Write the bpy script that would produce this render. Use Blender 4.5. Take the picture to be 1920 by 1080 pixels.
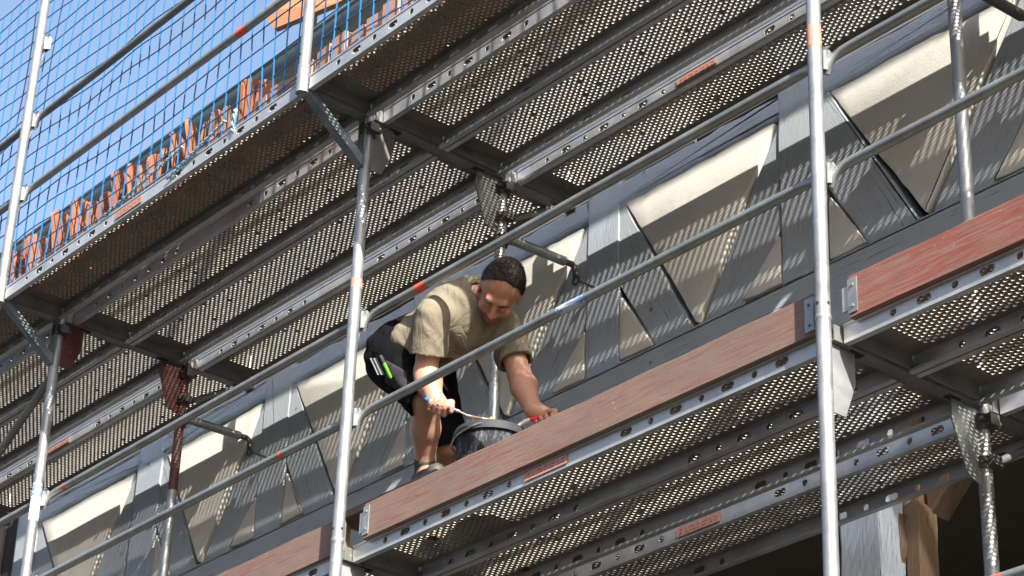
import bpy, bmesh, math, random
import numpy as np
from mathutils import Vector, Matrix, Euler

for o in list(bpy.data.objects): bpy.data.objects.remove(o)
SC = bpy.context.scene
COL = SC.collection
PI = math.pi
rnd = random.Random(7)

# ------------------------------------------------------------------ camera
FPX = 4427.37
CAM = np.array([7.0386, -4.8488, -3.3851])
YAW, PITCH, ROLL = 0.8929, 0.4925, 0.0379
def cam_axes(yaw, pitch, roll):
    cy, sy, cp, sp = math.cos(yaw), math.sin(yaw), math.cos(pitch), math.sin(pitch)
    fwd = np.array([-sy*cp, cy*cp, sp]); right = np.array([cy, sy, 0.0]); up = np.cross(right, fwd)
    cr, sr = math.cos(roll), math.sin(roll)
    return cr*right + sr*up, -sr*right + cr*up, fwd
RIGHT, UP, FWD = cam_axes(YAW, PITCH, ROLL)
cd = bpy.data.cameras.new('camera'); cam = bpy.data.objects.new('camera', cd); COL.objects.link(cam)
cd.sensor_width = 36.0; cd.lens = FPX/1920*36.0; cd.clip_start = 0.05; cd.clip_end = 3000
m = Matrix(((RIGHT[0], UP[0], -FWD[0], CAM[0]), (RIGHT[1], UP[1], -FWD[1], CAM[1]), (RIGHT[2], UP[2], -FWD[2], CAM[2]), (0, 0, 0, 1)))
cam.matrix_world = m
SC.camera = cam
def ray(px, py):
    return RIGHT*((px-960)/FPX) + UP*(-(py-540)/FPX) + FWD
def at_y(px, py, Y):                       # where a sight line meets a plane parallel to the facade
    d = ray(px, py); t = (Y-CAM[1])/d[1]; return CAM + t*d
def at_d(px, py, depth):                   # a point at a distance along the view
    return CAM + ray(px, py)*depth

# ------------------------------------------------------------------ light
SUN = Vector((2.72, -1.0, 1.95)).normalized()
EL = math.asin(SUN.z); AZ = math.atan2(SUN.x, SUN.y)
w = bpy.data.worlds.new('World'); SC.world = w; w.use_nodes = True
nt = w.node_tree; nt.nodes.clear()
sky = nt.nodes.new('ShaderNodeTexSky'); sky.sky_type = 'NISHITA'; sky.sun_disc = False
sky.sun_elevation = EL; sky.sun_rotation = AZ; sky.air_density = 1.0; sky.dust_density = 2.2; sky.ozone_density = 1.0
bg = nt.nodes.new('ShaderNodeBackground'); bg.inputs[1].default_value = 0.108
wo = nt.nodes.new('ShaderNodeOutputWorld')
hs = nt.nodes.new('ShaderNodeHueSaturation'); hs.inputs['Saturation'].default_value = 0.92
nt.links.new(sky.outputs[0], hs.inputs['Color']); nt.links.new(hs.outputs[0], bg.inputs[0]); nt.links.new(bg.outputs[0], wo.inputs[0])
sd = bpy.data.lights.new('sun', 'SUN'); sd.energy = 5.0; sd.angle = math.radians(0.5); sd.color = (1.0, 0.945, 0.86)
so = bpy.data.objects.new('sun', sd); COL.objects.link(so); so.location = SUN*60
so.rotation_euler = SUN.to_track_quat('Z', 'Y').to_euler()
vs = SC.view_settings
vs.view_transform = 'Standard'; vs.look = 'None'; vs.exposure = 1.5; vs.gamma = 1.0; vs.use_curve_mapping = False

# ------------------------------------------------------------------ materials
MATS = {}
def new_mat(name):
    mt = bpy.data.materials.new(name); mt.use_nodes = True
    n = mt.node_tree.nodes; l = mt.node_tree.links
    b = n['Principled BSDF']; MATS[name] = mt
    return mt, n, l, b
def coords(n, l, scale=(1, 1, 1), kind='Object', rnd_off=True):
    tc = n.new('ShaderNodeTexCoord'); mp = n.new('ShaderNodeMapping'); mp.inputs['Scale'].default_value = scale
    l.new(tc.outputs[kind], mp.inputs['Vector'])
    if rnd_off:
        oi = n.new('ShaderNodeObjectInfo'); mu = n.new('ShaderNodeMath'); mu.operation = 'MULTIPLY'; mu.inputs[1].default_value = 37.0
        cx = n.new('ShaderNodeCombineXYZ')
        l.new(oi.outputs['Random'], mu.inputs[0])
        for i in range(3): l.new(mu.outputs[0], cx.inputs[i])
        l.new(cx.outputs[0], mp.inputs['Location'])
    return mp.outputs[0]
def noise(n, l, vec, scale, detail=4, rough=0.6, dist=0.0):
    t = n.new('ShaderNodeTexNoise'); t.inputs['Scale'].default_value = scale; t.inputs['Detail'].default_value = detail
    t.inputs['Roughness'].default_value = rough; t.inputs['Distortion'].default_value = dist
    l.new(vec, t.inputs['Vector']); return t.outputs['Fac']
def ramp(n, l, fac, stops):
    r = n.new('ShaderNodeValToRGB'); e = r.color_ramp.elements
    while len(e) < len(stops): e.new(0.5)
    for i, (p, c) in enumerate(stops):
        e[i].position = p; e[i].color = (c[0], c[1], c[2], 1) if not isinstance(c, (int, float)) else (c, c, c, 1)
    l.new(fac, r.inputs[0]); return r.outputs[0]
def mix(n, l, fac, a, b, mode='MIX'):
    x = n.new('ShaderNodeMix'); x.data_type = 'RGBA'; x.blend_type = mode
    if isinstance(fac, (int, float)): x.inputs[0].default_value = fac
    else: l.new(fac, x.inputs[0])
    for i, v in ((6, a), (7, b)):
        if isinstance(v, tuple): x.inputs[i].default_value = (v[0], v[1], v[2], 1)
        else: l.new(v, x.inputs[i])
    return x.outputs[2]
def bump(n, l, b, h, strength=0.4, dist=0.01):
    bp = n.new('ShaderNodeBump'); bp.inputs['Strength'].default_value = strength; bp.inputs['Distance'].default_value = dist
    l.new(h, bp.inputs['Height']); l.new(bp.outputs[0], b.inputs['Normal'])
def math_n(n, l, op, a, b=None):
    x = n.new('ShaderNodeMath'); x.operation = op
    for i, v in ((0, a), (1, b)):
        if v is None: continue
        if isinstance(v, (int, float)): x.inputs[i].default_value = v
        else: l.new(v, x.inputs[i])
    return x.outputs[0]

def metal_mat(name, dark, light, metallic=0.55, rough=(0.35, 0.6), dirt=(0.12, 0.11, 0.09), dirt_amt=0.45, rust=0.0):
    mt, n, l, b = new_mat(name); v = coords(n, l)
    f = noise(n, l, v, 9, 6, 0.65); c = ramp(n, l, f, [(0.3, dark), (0.7, light)])
    f2 = noise(n, l, v, 60, 3, 0.5); c = mix(n, l, math_n(n, l, 'MULTIPLY', f2, 0.35), c, light)
    f3 = noise(n, l, v, 3.5, 8, 0.75, 0.6); d = ramp(n, l, f3, [(0.52, 0.0), (0.72, 1.0)])
    c = mix(n, l, math_n(n, l, 'MULTIPLY', d, dirt_amt), c, dirt)
    f5 = noise(n, l, v, 22, 5, 0.7); sp = ramp(n, l, f5, [(0.66, 0.0), (0.70, 1.0)])      # mortar splashes
    c = mix(n, l, math_n(n, l, 'MULTIPLY', sp, 0.55), c, (0.62, 0.6, 0.55))
    if rust > 0:
        f4 = noise(n, l, v, 5, 8, 0.8, 1.0); rr = ramp(n, l, f4, [(0.56, 0.0), (0.66, 1.0)])
        c = mix(n, l, math_n(n, l, 'MULTIPLY', rr, rust), c, (0.2, 0.075, 0.03))
    l.new(c, b.inputs['Base Color']); b.inputs['Metallic'].default_value = metallic
    l.new(ramp(n, l, f, [(0.2, rough[0]), (0.8, rough[1])]), b.inputs['Roughness'])
    bump(n, l, b, f3, 0.12, 0.004)
    return mt
metal_mat('galvanized', (0.22, 0.235, 0.25), (0.36, 0.37, 0.38), 0.65, (0.42, 0.62), dirt=(0.10, 0.105, 0.11), dirt_amt=0.6)
metal_mat('galvanized_old', (0.20, 0.22, 0.23), (0.42, 0.43, 0.42), 0.75, (0.35, 0.55), dirt_amt=0.5, rust=0.25)
metal_mat('deck_steel', (0.38, 0.39, 0.39), (0.56, 0.57, 0.57), 0.6, (0.35, 0.55), dirt_amt=0.4)
metal_mat('deck_plate', (0.125, 0.112, 0.09), (0.205, 0.185, 0.152), 0.3, (0.45, 0.65), dirt=(0.09, 0.07, 0.05), dirt_amt=0.5)  # darker copy of the deck steel, underside shade put into the colour
metal_mat('sunlit_rim', (0.29, 0.27, 0.225), (0.41, 0.38, 0.325), 0.2, (0.35, 0.5), dirt_amt=0.1)  # paler copy of the plate steel, sunlight on hole walls put into colour
metal_mat('rail_steel', (0.20, 0.22, 0.215), (0.36, 0.37, 0.35), 0.65, (0.3, 0.5), dirt_amt=0.55, rust=0.15)
metal_mat('transom_steel', (0.10, 0.105, 0.10), (0.22, 0.22, 0.21), 0.4, (0.4, 0.65), dirt_amt=0.7, rust=0.3)
metal_mat('red_steel', (0.065, 0.017, 0.018), (0.11, 0.03, 0.028), 0.1, (0.4, 0.6), dirt_amt=0.5, rust=0.3)
metal_mat('orange_steel', (0.38, 0.12, 0.05), (0.50, 0.18, 0.08), 0.1, (0.4, 0.6), dirt_amt=0.5, rust=0.3)
metal_mat('teal_steel', (0.09, 0.125, 0.15), (0.19, 0.235, 0.255), 0.3, (0.35, 0.6), dirt_amt=0.4)
metal_mat('dark_iron', (0.05, 0.05, 0.05), (0.12, 0.11, 0.10), 0.5, (0.4, 0.7), dirt_amt=0.4, rust=0.5)
metal_mat('zinc', (0.16, 0.21, 0.22), (0.26, 0.31, 0.31), 0.5, (0.3, 0.5), dirt_amt=0.4)

def timber_mat(name, base, light, dark, peel=None, peel_lo=0.62):
    mt, n, l, b = new_mat(name)
    v = coords(n, l, (1.5, 30, 30)); v2 = coords(n, l, (1, 1, 1))
    g = noise(n, l, v, 5, 9, 0.8, 0.5); c = ramp(n, l, g, [(0.2, dark), (0.42, base), (0.8, light)])
    f = noise(n, l, v2, 4, 5, 0.6); c = mix(n, l, ramp(n, l, f, [(0.35, 0.0), (0.8, 0.45)]), c, light)
    vc = coords(n, l, (0.8, 30, 30)); cr = noise(n, l, vc, 3, 6, 0.8, 1.5)
    crk = ramp(n, l, cr, [(0.35, 1.0), (0.385, 0.0)])
    c = mix(n, l, math_n(n, l, 'MULTIPLY', crk, 0.85), c, (0.02, 0.02, 0.02))
    kv = n.new('ShaderNodeTexVoronoi'); kv.inputs['Scale'].default_value = 4.0; l.new(v2, kv.inputs['Vector'])
    kn = ramp(n, l, kv.outputs['Distance'], [(0.03, 1.0), (0.06, 0.0)])
    c = mix(n, l, math_n(n, l, 'MULTIPLY', kn, 0.8), c, (0.03, 0.03, 0.03))
    if peel:
        p = noise(n, l, coords(n, l, (1, 5, 5)), 7, 10, 0.8, 0.5)
        c = mix(n, l, ramp(n, l, p, [(peel_lo, 0.0), (peel_lo+0.05, 1.0)]), c, peel)
    l.new(c, b.inputs['Base Color']); b.inputs['Roughness'].default_value = 0.5
    h = math_n(n, l, 'SUBTRACT', g, math_n(n, l, 'MULTIPLY', crk, 1.2))
    bump(n, l, b, h, 0.8, 0.006)
    return mt
timber_mat('grey_timber', (0.325, 0.365, 0.395), (0.42, 0.455, 0.485), (0.18, 0.21, 0.235), (0.55, 0.56, 0.56), 0.66)
timber_mat('blue_grey_timber', (0.34, 0.39, 0.45), (0.43, 0.48, 0.53), (0.21, 0.25, 0.30), (0.5, 0.53, 0.56), 0.66)
timber_mat('pale_blue_timber', (0.36, 0.41, 0.47), (0.46, 0.51, 0.57), (0.24, 0.28, 0.33), (0.25, 0.25, 0.25), 0.74)
timber_mat('raw_wood', (0.14, 0.085, 0.042), (0.21, 0.13, 0.068), (0.07, 0.04, 0.02))
timber_mat('old_brown_wood', (0.10, 0.062, 0.04), (0.17, 0.11, 0.07), (0.05, 0.03, 0.02))
timber_mat('orange_board', (0.36, 0.15, 0.06), (0.46, 0.21, 0.09), (0.24, 0.09, 0.04))

def board_mat(name, paint, wood, amount, dark):
    mt, n, l, b = new_mat(name)
    v = coords(n, l, (0.55, 9, 9)); g = noise(n, l, v, 6, 9, 0.8, 0.9)
    wv = coords(n, l, (1.5, 40, 40)); gr = noise(n, l, wv, 4, 5, 0.7)
    wc = mix(n, l, gr, tuple(x*0.72 for x in wood), tuple(min(1, x*1.2) for x in wood))
    pc = mix(n, l, noise(n, l, coords(n, l), 14, 6, 0.7), tuple(x*0.7 for x in paint), tuple(min(1, x*1.25) for x in paint))
    c = mix(n, l, ramp(n, l, g, [(amount-0.06, 0.0), (amount+0.07, 1.0)]), wc, pc)
    s = noise(n, l, coords(n, l, (3, 1, 9)), 9, 9, 0.85, 2.0)
    c = mix(n, l, ramp(n, l, s, [(0.60, 0.0), (0.64, 0.7)]), c, tuple(min(1, x*1.5+0.08) for x in wood))
    s2 = noise(n, l, coords(n, l, (1, 3, 3)), 18, 6, 0.8, 0.5)
    c = mix(n, l, ramp(n, l, s2, [(0.64, 0.0), (0.7, 0.6)]), c, dark)
    sc = noise(n, l, coords(n, l, (1.2, 1, 1)), 26, 8, 0.85, 1.2); c = mix(n, l, ramp(n, l, sc, [(0.63, 0.0), (0.655, 0.8)]), c, (0.46, 0.40, 0.35))
    lg = noise(n, l, coords(n, l, (0.8, 1, 1)), 3.5, 4, 0.6); c = mix(n, l, ramp(n, l, lg, [(0.42, 0.0), (0.7, 0.55)]), c, tuple(x*0.6 for x in wood))
    l.new(c, b.inputs['Base Color']); b.inputs['Roughness'].default_value = 0.75
    bump(n, l, b, math_n(n, l, 'ADD', gr, math_n(n, l, 'MULTIPLY', g, 0.8)), 0.4, 0.003)
board_mat('worn_red_board', (0.20, 0.058, 0.045), (0.215, 0.145, 0.115), 0.56, (0.07, 0.035, 0.03))
board_mat('bright_red_board', (0.20, 0.045, 0.032), (0.22, 0.115, 0.09), 0.50, (0.09, 0.025, 0.02))

def plaster_mat(name, a, bcol):
    mt, n, l, b = new_mat(name); v = coords(n, l)
    f = noise(n, l, v, 3, 6, 0.65); c = ramp(n, l, f, [(0.3, a), (0.7, bcol)])
    f2 = noise(n, l, v, 120, 3, 0.6); c = mix(n, l, math_n(n, l, 'MULTIPLY', f2, 0.18), c, (0.35, 0.33, 0.28))
    st = noise(n, l, coords(n, l, (3, 3, 0.7)), 5, 7, 0.7, 0.4); c = mix(n, l, ramp(n, l, st, [(0.58, 0.0), (0.78, 0.4)]), c, (0.40, 0.34, 0.24))
    sp = noise(n, l, v, 16, 6, 0.75); c = mix(n, l, ramp(n, l, sp, [(0.73, 0.0), (0.76, 0.8)]), c, (0.16, 0.15, 0.13))
    l.new(c, b.inputs['Base Color']); b.inputs['Roughness'].default_value = 0.85
    bump(n, l, b, math_n(n, l, 'ADD', f2, noise(n, l, v, 18, 5, 0.6)), 0.25, 0.004)
plaster_mat('plaster', (0.59, 0.57, 0.51), (0.70, 0.68, 0.62))
plaster_mat('soffit_white', (0.55, 0.55, 0.53), (0.68, 0.67, 0.65))

def simple_mat(name, col, rough=0.6, metallic=0.0, var=0.25, scale=12, bstr=0.1, spec=None):
    mt, n, l, b = new_mat(name); v = coords(n, l)
    f = noise(n, l, v, scale, 6, 0.65)
    c = mix(n, l, f, tuple(x*(1-var) for x in col), tuple(min(1, x*(1+var)) for x in col))
    l.new(c, b.inputs['Base Color']); b.inputs['Roughness'].default_value = rough; b.inputs['Metallic'].default_value = metallic
    if spec is not None: b.inputs['Specular IOR Level'].default_value = spec
    if bstr: bump(n, l, b, f, bstr, 0.004)
    return mt
simple_mat('dark_void', (0.02, 0.018, 0.016), 0.9)
simple_mat('interior', (0.10, 0.085, 0.07), 0.9)
simple_mat('net_cord', (0.012, 0.12, 0.30), 0.45, var=0.3, scale=30)
simple_mat('rope_pale', (0.25, 0.45, 0.55), 0.8, var=0.4, scale=80)
simple_mat('sticker_orange', (0.40, 0.205, 0.155), 0.55, var=0.4, scale=40)
simple_mat('tape_red', (0.62, 0.10, 0.05), 0.5, var=0.3, scale=30)
simple_mat('sticker_print', (0.22, 0.06, 0.04), 0.6)
simple_mat('blue_paint', (0.03, 0.13, 0.42), 0.5, var=0.5, scale=25)
mt, n, l, b = new_mat('blue_smear'); v = coords(n, l, (0.6, 2, 2)); f = noise(n, l, v, 16, 7, 0.8, 0.4)
l.new(ramp(n, l, f, [(0.36, (0.28, 0.29, 0.28)), (0.44, (0.10, 0.18, 0.34)), (0.50, (0.16, 0.27, 0.45)), (0.54, (0.6, 0.62, 0.64)), (0.68, (0.30, 0.31, 0.30))]), b.inputs['Base Color']); b.inputs['Roughness'].default_value = 0.5
simple_mat('white_paint', (0.7, 0.7, 0.68), 0.6, var=0.2, scale=30)
simple_mat('render_warm', (0.36, 0.30, 0.22), 0.9, var=0.15, scale=2)
simple_mat('render_dark', (0.14, 0.13, 0.12), 0.9, var=0.2, scale=4)
simple_mat('render_grey', (0.28, 0.28, 0.27), 0.9, var=0.15, scale=2)
simple_mat('window_glass', (0.03, 0.035, 0.04), 0.08, var=0.1, bstr=0)
simple_mat('clay_brick', (0.34, 0.20, 0.155), 0.85, var=0.3, scale=25, bstr=0.4)
simple_mat('paving', (0.06, 0.057, 0.052), 0.85, var=0.25, scale=3, bstr=0.3)
simple_mat('black_rubber', (0.022, 0.025, 0.030), 0.7, var=0.5, scale=20, bstr=0.2)
simple_mat('mortar', (0.40, 0.24, 0.11), 0.95, var=0.4, scale=60, bstr=0.8)
simple_mat('blue_plastic', (0.02, 0.17, 0.45), 0.3, var=0.1)
simple_mat('red_plastic', (0.65, 0.03, 0.03), 0.3, var=0.15)
simple_mat('green_plastic', (0.12, 0.42, 0.04), 0.35, var=0.1)
simple_mat('bright_steel', (0.55, 0.55, 0.53), 0.3, 0.8, var=0.2)
simple_mat('white_ring', (0.62, 0.58, 0.50), 0.6)
simple_mat('shoe_leather', (0.06, 0.052, 0.046), 0.6)
simple_mat('sock_grey', (0.075, 0.08, 0.085), 0.9, scale=200, bstr=0.4)
simple_mat('roof_membrane', (0.03, 0.035, 0.05), 0.6)

mt, n, l, b = new_mat('clay_tile'); v = coords(n, l)
oi = n.new('ShaderNodeObjectInfo')
c = ramp(n, l, oi.outputs['Random'], [(0.0, (0.27, 0.085, 0.04)), (0.45, (0.34, 0.13, 0.07)), (0.8, (0.22, 0.11, 0.07)), (1.0, (0.17, 0.12, 0.09))])
f = noise(n, l, v, 18, 7, 0.7); c = mix(n, l, ramp(n, l, f, [(0.45, 0.0), (0.75, 0.7)]), c, (0.16, 0.12, 0.09))
f2 = noise(n, l, v, 7, 5, 0.7); c = mix(n, l, ramp(n, l, f2, [(0.58, 0.0), (0.72, 0.5)]), c, (0.40, 0.27, 0.19))
l.new(c, b.inputs['Base Color']); b.inputs['Roughness'].default_value = 0.8; bump(n, l, b, f, 0.4, 0.004)

# worn plastic bucket: pale mortar smears
mt, n, l, b = new_mat('bucket_plastic'); v = coords(n, l, (1, 1, 0.35))
f = noise(n, l, v, 26, 9, 0.8, 0.3); c = mix(n, l, ramp(n, l, f, [(0.50, 0.0), (0.64, 0.6)]), (0.016, 0.018, 0.023), (0.24, 0.25, 0.27))
l.new(c, b.inputs['Base Color']); b.inputs['Roughness'].default_value = 0.8; b.inputs['Specular IOR Level'].default_value = 0.25; bump(n, l, b, f, 0.15, 0.003)

# ------------------------------------------------------------------ mesh helpers
class MB:
    def __init__(s): s.v = []; s.f = []
    def add(s, verts, faces):
        o = len(s.v); s.v += [tuple(map(float, p)) for p in verts]; s.f += [tuple(i+o for i in f) for f in faces]
        return s
    def box(s, x0, x1, y0, y1, z0, z1):
        return s.add([(x0,y0,z0),(x1,y0,z0),(x1,y1,z0),(x0,y1,z0),(x0,y0,z1),(x1,y0,z1),(x1,y1,z1),(x0,y1,z1)],
                     [(0,3,2,1),(4,5,6,7),(0,1,5,4),(1,2,6,5),(2,3,7,6),(3,0,4,7)])
    def tube(s, pts, r, n=12, cap=True, flat=None):
        pts = [Vector(p) for p in pts]; k = len(pts); rs = r if isinstance(r, (list, tuple)) else [r]*k
        t = [(pts[min(i+1, k-1)]-pts[max(i-1, 0)]).normalized() for i in range(k)]
        a = t[0].orthogonal().normalized() if flat is None else Vector(flat)
        vs = []
        for i in range(k):
            a = (a - t[i]*a.dot(t[i])).normalized(); bb = t[i].cross(a)
            ra, rb = rs[i] if isinstance(rs[i], tuple) else (rs[i], rs[i])
            for j in range(n):
                th = 2*PI*j/n; vs.append(pts[i] + a*(ra*math.cos(th)) + bb*(rb*math.sin(th)))
        fs = [(i*n+j, i*n+(j+1) % n, (i+1)*n+(j+1) % n, (i+1)*n+j) for i in range(k-1) for j in range(n)]
        if cap: fs += [tuple(range(n-1, -1, -1)), tuple((k-1)*n+j for j in range(n))]
        return s.add(vs, fs)
    def prism(s, poly, axis, a0, a1):      # poly: 2-D points in the plane across the axis
        n = len(poly)
        def mk(p, a): return {'x': (a, p[0], p[1]), 'y': (p[0], a, p[1]), 'z': (p[0], p[1], a)}[axis]
        vs = [mk(p, a0) for p in poly] + [mk(p, a1) for p in poly]
        fs = [tuple(range(n)), tuple(range(2*n-1, n-1, -1))] + [(i, i+n, (i+1) % n + n, (i+1) % n) for i in range(n)]
        return s.add(vs, fs)
    def mesh(s, name, mat, smooth=False, fix=True):
        me = bpy.data.meshes.new(name); me.from_pydata(s.v, [], s.f)
        if fix:
            bm = bmesh.new(); bm.from_mesh(me); bmesh.ops.recalc_face_normals(bm, faces=bm.faces); bm.to_mesh(me); bm.free()
        me.materials.append(MATS[mat])
        if smooth:
            me.polygons.foreach_set('use_smooth', [True]*len(me.polygons))
            me.set_sharp_from_angle(angle=math.radians(40))
        return me
    def build(s, name, mat, parent=None, smooth=False, loc=None, fix=True):
        return link(name, s.mesh(name, mat, smooth, fix), parent, loc)
def link(name, me, parent=None, loc=None, rot=None):
    o = bpy.data.objects.new(name, me); COL.objects.link(o)
    if parent: o.parent = parent
    if loc is not None: o.location = loc
    if rot is not None: o.rotation_euler = rot
    return o
def tag(o, label, cat, group=None, kind=None):
    if label: o['label'] = label
    if cat: o['category'] = cat
    if group: o['group'] = group
    if kind: o['kind'] = kind
    return o
def empty(name, loc, label=None, cat=None, group=None):
    o = bpy.data.objects.new(name, None); COL.objects.link(o); o.location = loc; o.empty_display_size = 0.1
    return tag(o, label, cat, group)
def hole_cell(mb, x0, x1, y0, y1, cx, cy, rx, ry, n, to3, collar=0.0, square=0.0):
    """flat rectangular cell with an n-gon hole; to3 maps (u,v,w) to 3-D; collar = height of the raised rim"""
    inner, outer = [], []
    for j in range(n):
        th = 2*PI*(j+0.5)/n; c, s_ = math.cos(th), math.sin(th)
        if square:                          # slot with straight sides
            e = square; ux = (rx-ry)*(1 if c > 0 else -1)+ry*c; inner.append((cx+ux, cy+ry*s_))
        else: inner.append((cx+rx*c, cy+ry*s_))
        t = min(((x1 if c > 0 else x0)-cx)/c if abs(c) > 1e-9 else 1e9, ((y1 if s_ > 0 else y0)-cy)/s_ if abs(s_) > 1e-9 else 1e9)
        outer.append((cx+c*t, cy+s_*t))
    # snap the outer ring's nearest points to the cell corners
    for X, Y in ((x0, y0), (x1, y0), (x1, y1), (x0, y1)):
        j = min(range(n), key=lambda k: (outer[k][0]-X)**2+(outer[k][1]-Y)**2); outer[j] = (X, Y)
    vs = [to3(u, v_, 0) for u, v_ in outer] + [to3(u, v_, 0) for u, v_ in inner]
    fs = [(j, (j+1) % n, n+(j+1) % n, n+j) for j in range(n)]
    if collar:
        vs += [to3(u, v_, collar) for u, v_ in inner]; fs += [(n+j, n+(j+1) % n, 2*n+(j+1) % n, 2*n+j) for j in range(n)]
    mb.add(vs, fs)
# ------------------------------------------------------------------ ground
GZ = -5.0
gm = MB(); gm.add([(-400,-400,GZ),(400,-400,GZ),(400,400,GZ),(-400,400,GZ)], [(0,1,2,3)])
tag(gm.build('ground', 'paving'), None, None, kind='structure')

# ------------------------------------------------------------------ timber-framed house
YF = 1.25
house = empty('timber_framed_house', (-0.5, YF, GZ), 'half-timbered house with grey painted posts and braces and cream plaster panels behind the scaffold', 'house')
def hpart(mb, name, mat, smooth=False):
    o = mb.build(name, mat, None, smooth); o.parent = house; o.matrix_parent_inverse = Matrix.Translation((0.5, -YF, -GZ)); return o
def vnoise(x, seed):
    i = math.floor(x); f = x-i; f = f*f*(3-2*f)
    def h(k): return random.Random(k*7919+seed*104729).uniform(-1, 1)
    return h(i)*(1-f)+h(i+1)*f
def inset_poly(poly, d):
    n = len(poly); out = []
    lines = []
    for i in range(n):
        p, q = Vector(poly[i]), Vector(poly[(i+1) % n]); t = (q-p).normalized(); nn = Vector((-t.y, t.x)); lines.append((p+nn*d, t))
    for i in range(n):
        (p, t), (q, u) = lines[i-1], lines[i]
        den = t.x*u.y-t.y*u.x
        s = ((q.x-p.x)*u.y-(q.y-p.y)*u.x)/den; out.append(p+t*s)
    return out
def ccw(poly):
    a = sum(poly[i-1][0]*poly[i][1]-poly[i][0]*poly[i-1][1] for i in range(len(poly)))
    return list(poly) if a > 0 else list(reversed(poly))
def pillow(poly, R, profile, seed=1, wob=0.0, arc=5, step=0.06):
    """rings of a convex polygon with corners rounded by R; profile = [(inset, depth)], returns rings of (u,v,depth)"""
    poly = ccw(poly); core = inset_poly(poly, R); n = len(core); rings = []
    base = []
    for i in range(n):
        p, q, r_ = core[i-1], core[i], core[(i+1) % n]
        t0 = (q-p).normalized(); t1 = (r_-q).normalized()
        a0 = math.atan2(-t0.x, t0.y); a1 = math.atan2(-t1.x, t1.y)
        while a1 < a0: a1 += 2*PI
        for k in range(arc): base.append((q, a0+(a1-a0)*k/(arc-1)))
        L = (r_-q).length; m_ = int(L/step)
        for k in range(1, m_): base.append((q+(r_-q)*(k/m_), a1))
    for d, dep in profile:
        ring = []
        for k, (c, a) in enumerate(base):
            ww = wob*(vnoise(c.x*9+c.y*7, seed)+0.5*vnoise(c.x*31-c.y*23, seed+5))
            e = R-d+ww; ring.append((c.x+math.cos(a)*e, c.y+math.sin(a)*e, dep))
        rings.append(ring)
    return rings
def rings_mesh(rings, mp, close_front=True, cpt=None):
    mb = MB(); n = len(rings[0]); vs = [mp(*p) for r_ in rings for p in r_]; fs = []
    for k in range(len(rings)-1):
        for i in range(n): fs.append((k*n+i, k*n+(i+1) % n, (k+1)*n+(i+1) % n, (k+1)*n+i))
    o = (len(rings)-1)*n
    if cpt is None: fs.append(tuple(o+i for i in range(n)))
    else:
        vs.append(mp(*cpt)); fs += [(o+i, o+(i+1) % n, len(vs)-1) for i in range(n)]
    return mb.add(vs, fs)
TSEED = [0]
def timber(name, poly, ax0, ax1, mat, face, depth=0.14, R=0.012, wob=0.005):
    """a timber drawn as an outline on the facade; ax0-ax1 is its run, so its grain lies along local x"""
    TSEED[0] += 1
    ax0 = Vector(ax0); t = (Vector(ax1)-ax0).normalized(); nn = Vector((-t.y, t.x))
    lp = [((Vector(p)-ax0).dot(t), (Vector(p)-ax0).dot(nn)) for p in poly]
    rg = pillow(lp, R, [(0, depth), (0, R*0.8), (R*0.3, R*0.3), (R, 0)], TSEED[0], wob, arc=3, step=0.07)
    mb = rings_mesh(rg, lambda u, v_, d: (u, d, v_))
    o = mb.build(name, mat, None, False)
    o.rotation_euler = (0, -math.atan2(t.y, t.x), 0); o.location = (ax0.x, face, ax0.y)
    o.parent = house; o.matrix_parent_inverse = Matrix.Translation((0.5, -YF, -GZ)); return o
def panel(poly, seed, bulge=0.009, gap=0.0055, R=0.006):
    poly = inset_poly(ccw(poly), gap)
    per = sum((Vector(poly[i])-Vector(poly[i-1])).length for i in range(3)); 
    area = abs(sum(poly[i-1][0]*poly[i][1]-poly[i][0]*poly[i-1][1] for i in range(len(poly))))/2
    inr = 2*area/sum((Vector(poly[i])-Vector(poly[i-1])).length for i in range(len(poly)))
    R = min(R, inr*0.6)
    prof = [(0, 0.06), (0, 0.012), (R*0.12, -bulge*0.35), (R*0.35, -bulge*0.72), (R*0.65, -bulge*0.93), (R, -bulge)]
    rg = pillow(poly, R, prof, seed, 0.005, arc=5, step=0.05)
    mb = rings_mesh(rg, lambda u, v_, d: (u, YF+0.008+d+0.004*vnoise(u*4+v_*3, seed), v_))
    return hpart(mb, 'plaster_panel', 'plaster', True)
ZS, ZT = 1.17, 1.965
posts = [(-5.24, -4.96), (-3.86, -3.58), (-2.585, -2.335), (-1.305, -1.065), (-0.01, 0.215), (1.20, 1.455), (2.50, 2.745), (3.78, 4.02), (5.06, 5.30)]
for i, (a, b_) in enumerate(posts):
    j = 0.008*math.sin(i*2.3)
    timber('post', [(a, ZS-0.02), (b_+j, ZS-0.02), (b_-0.004, 2.32), (a+j, 2.32)], (a+0.1, ZS-0.02), (a+0.1, 2.3), 'blue_grey_timber' if i in (1, 4) else 'grey_timber', YF-0.004*(i % 2))
gap_bays = {2: 'dark', 4: 'dark'}
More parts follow.
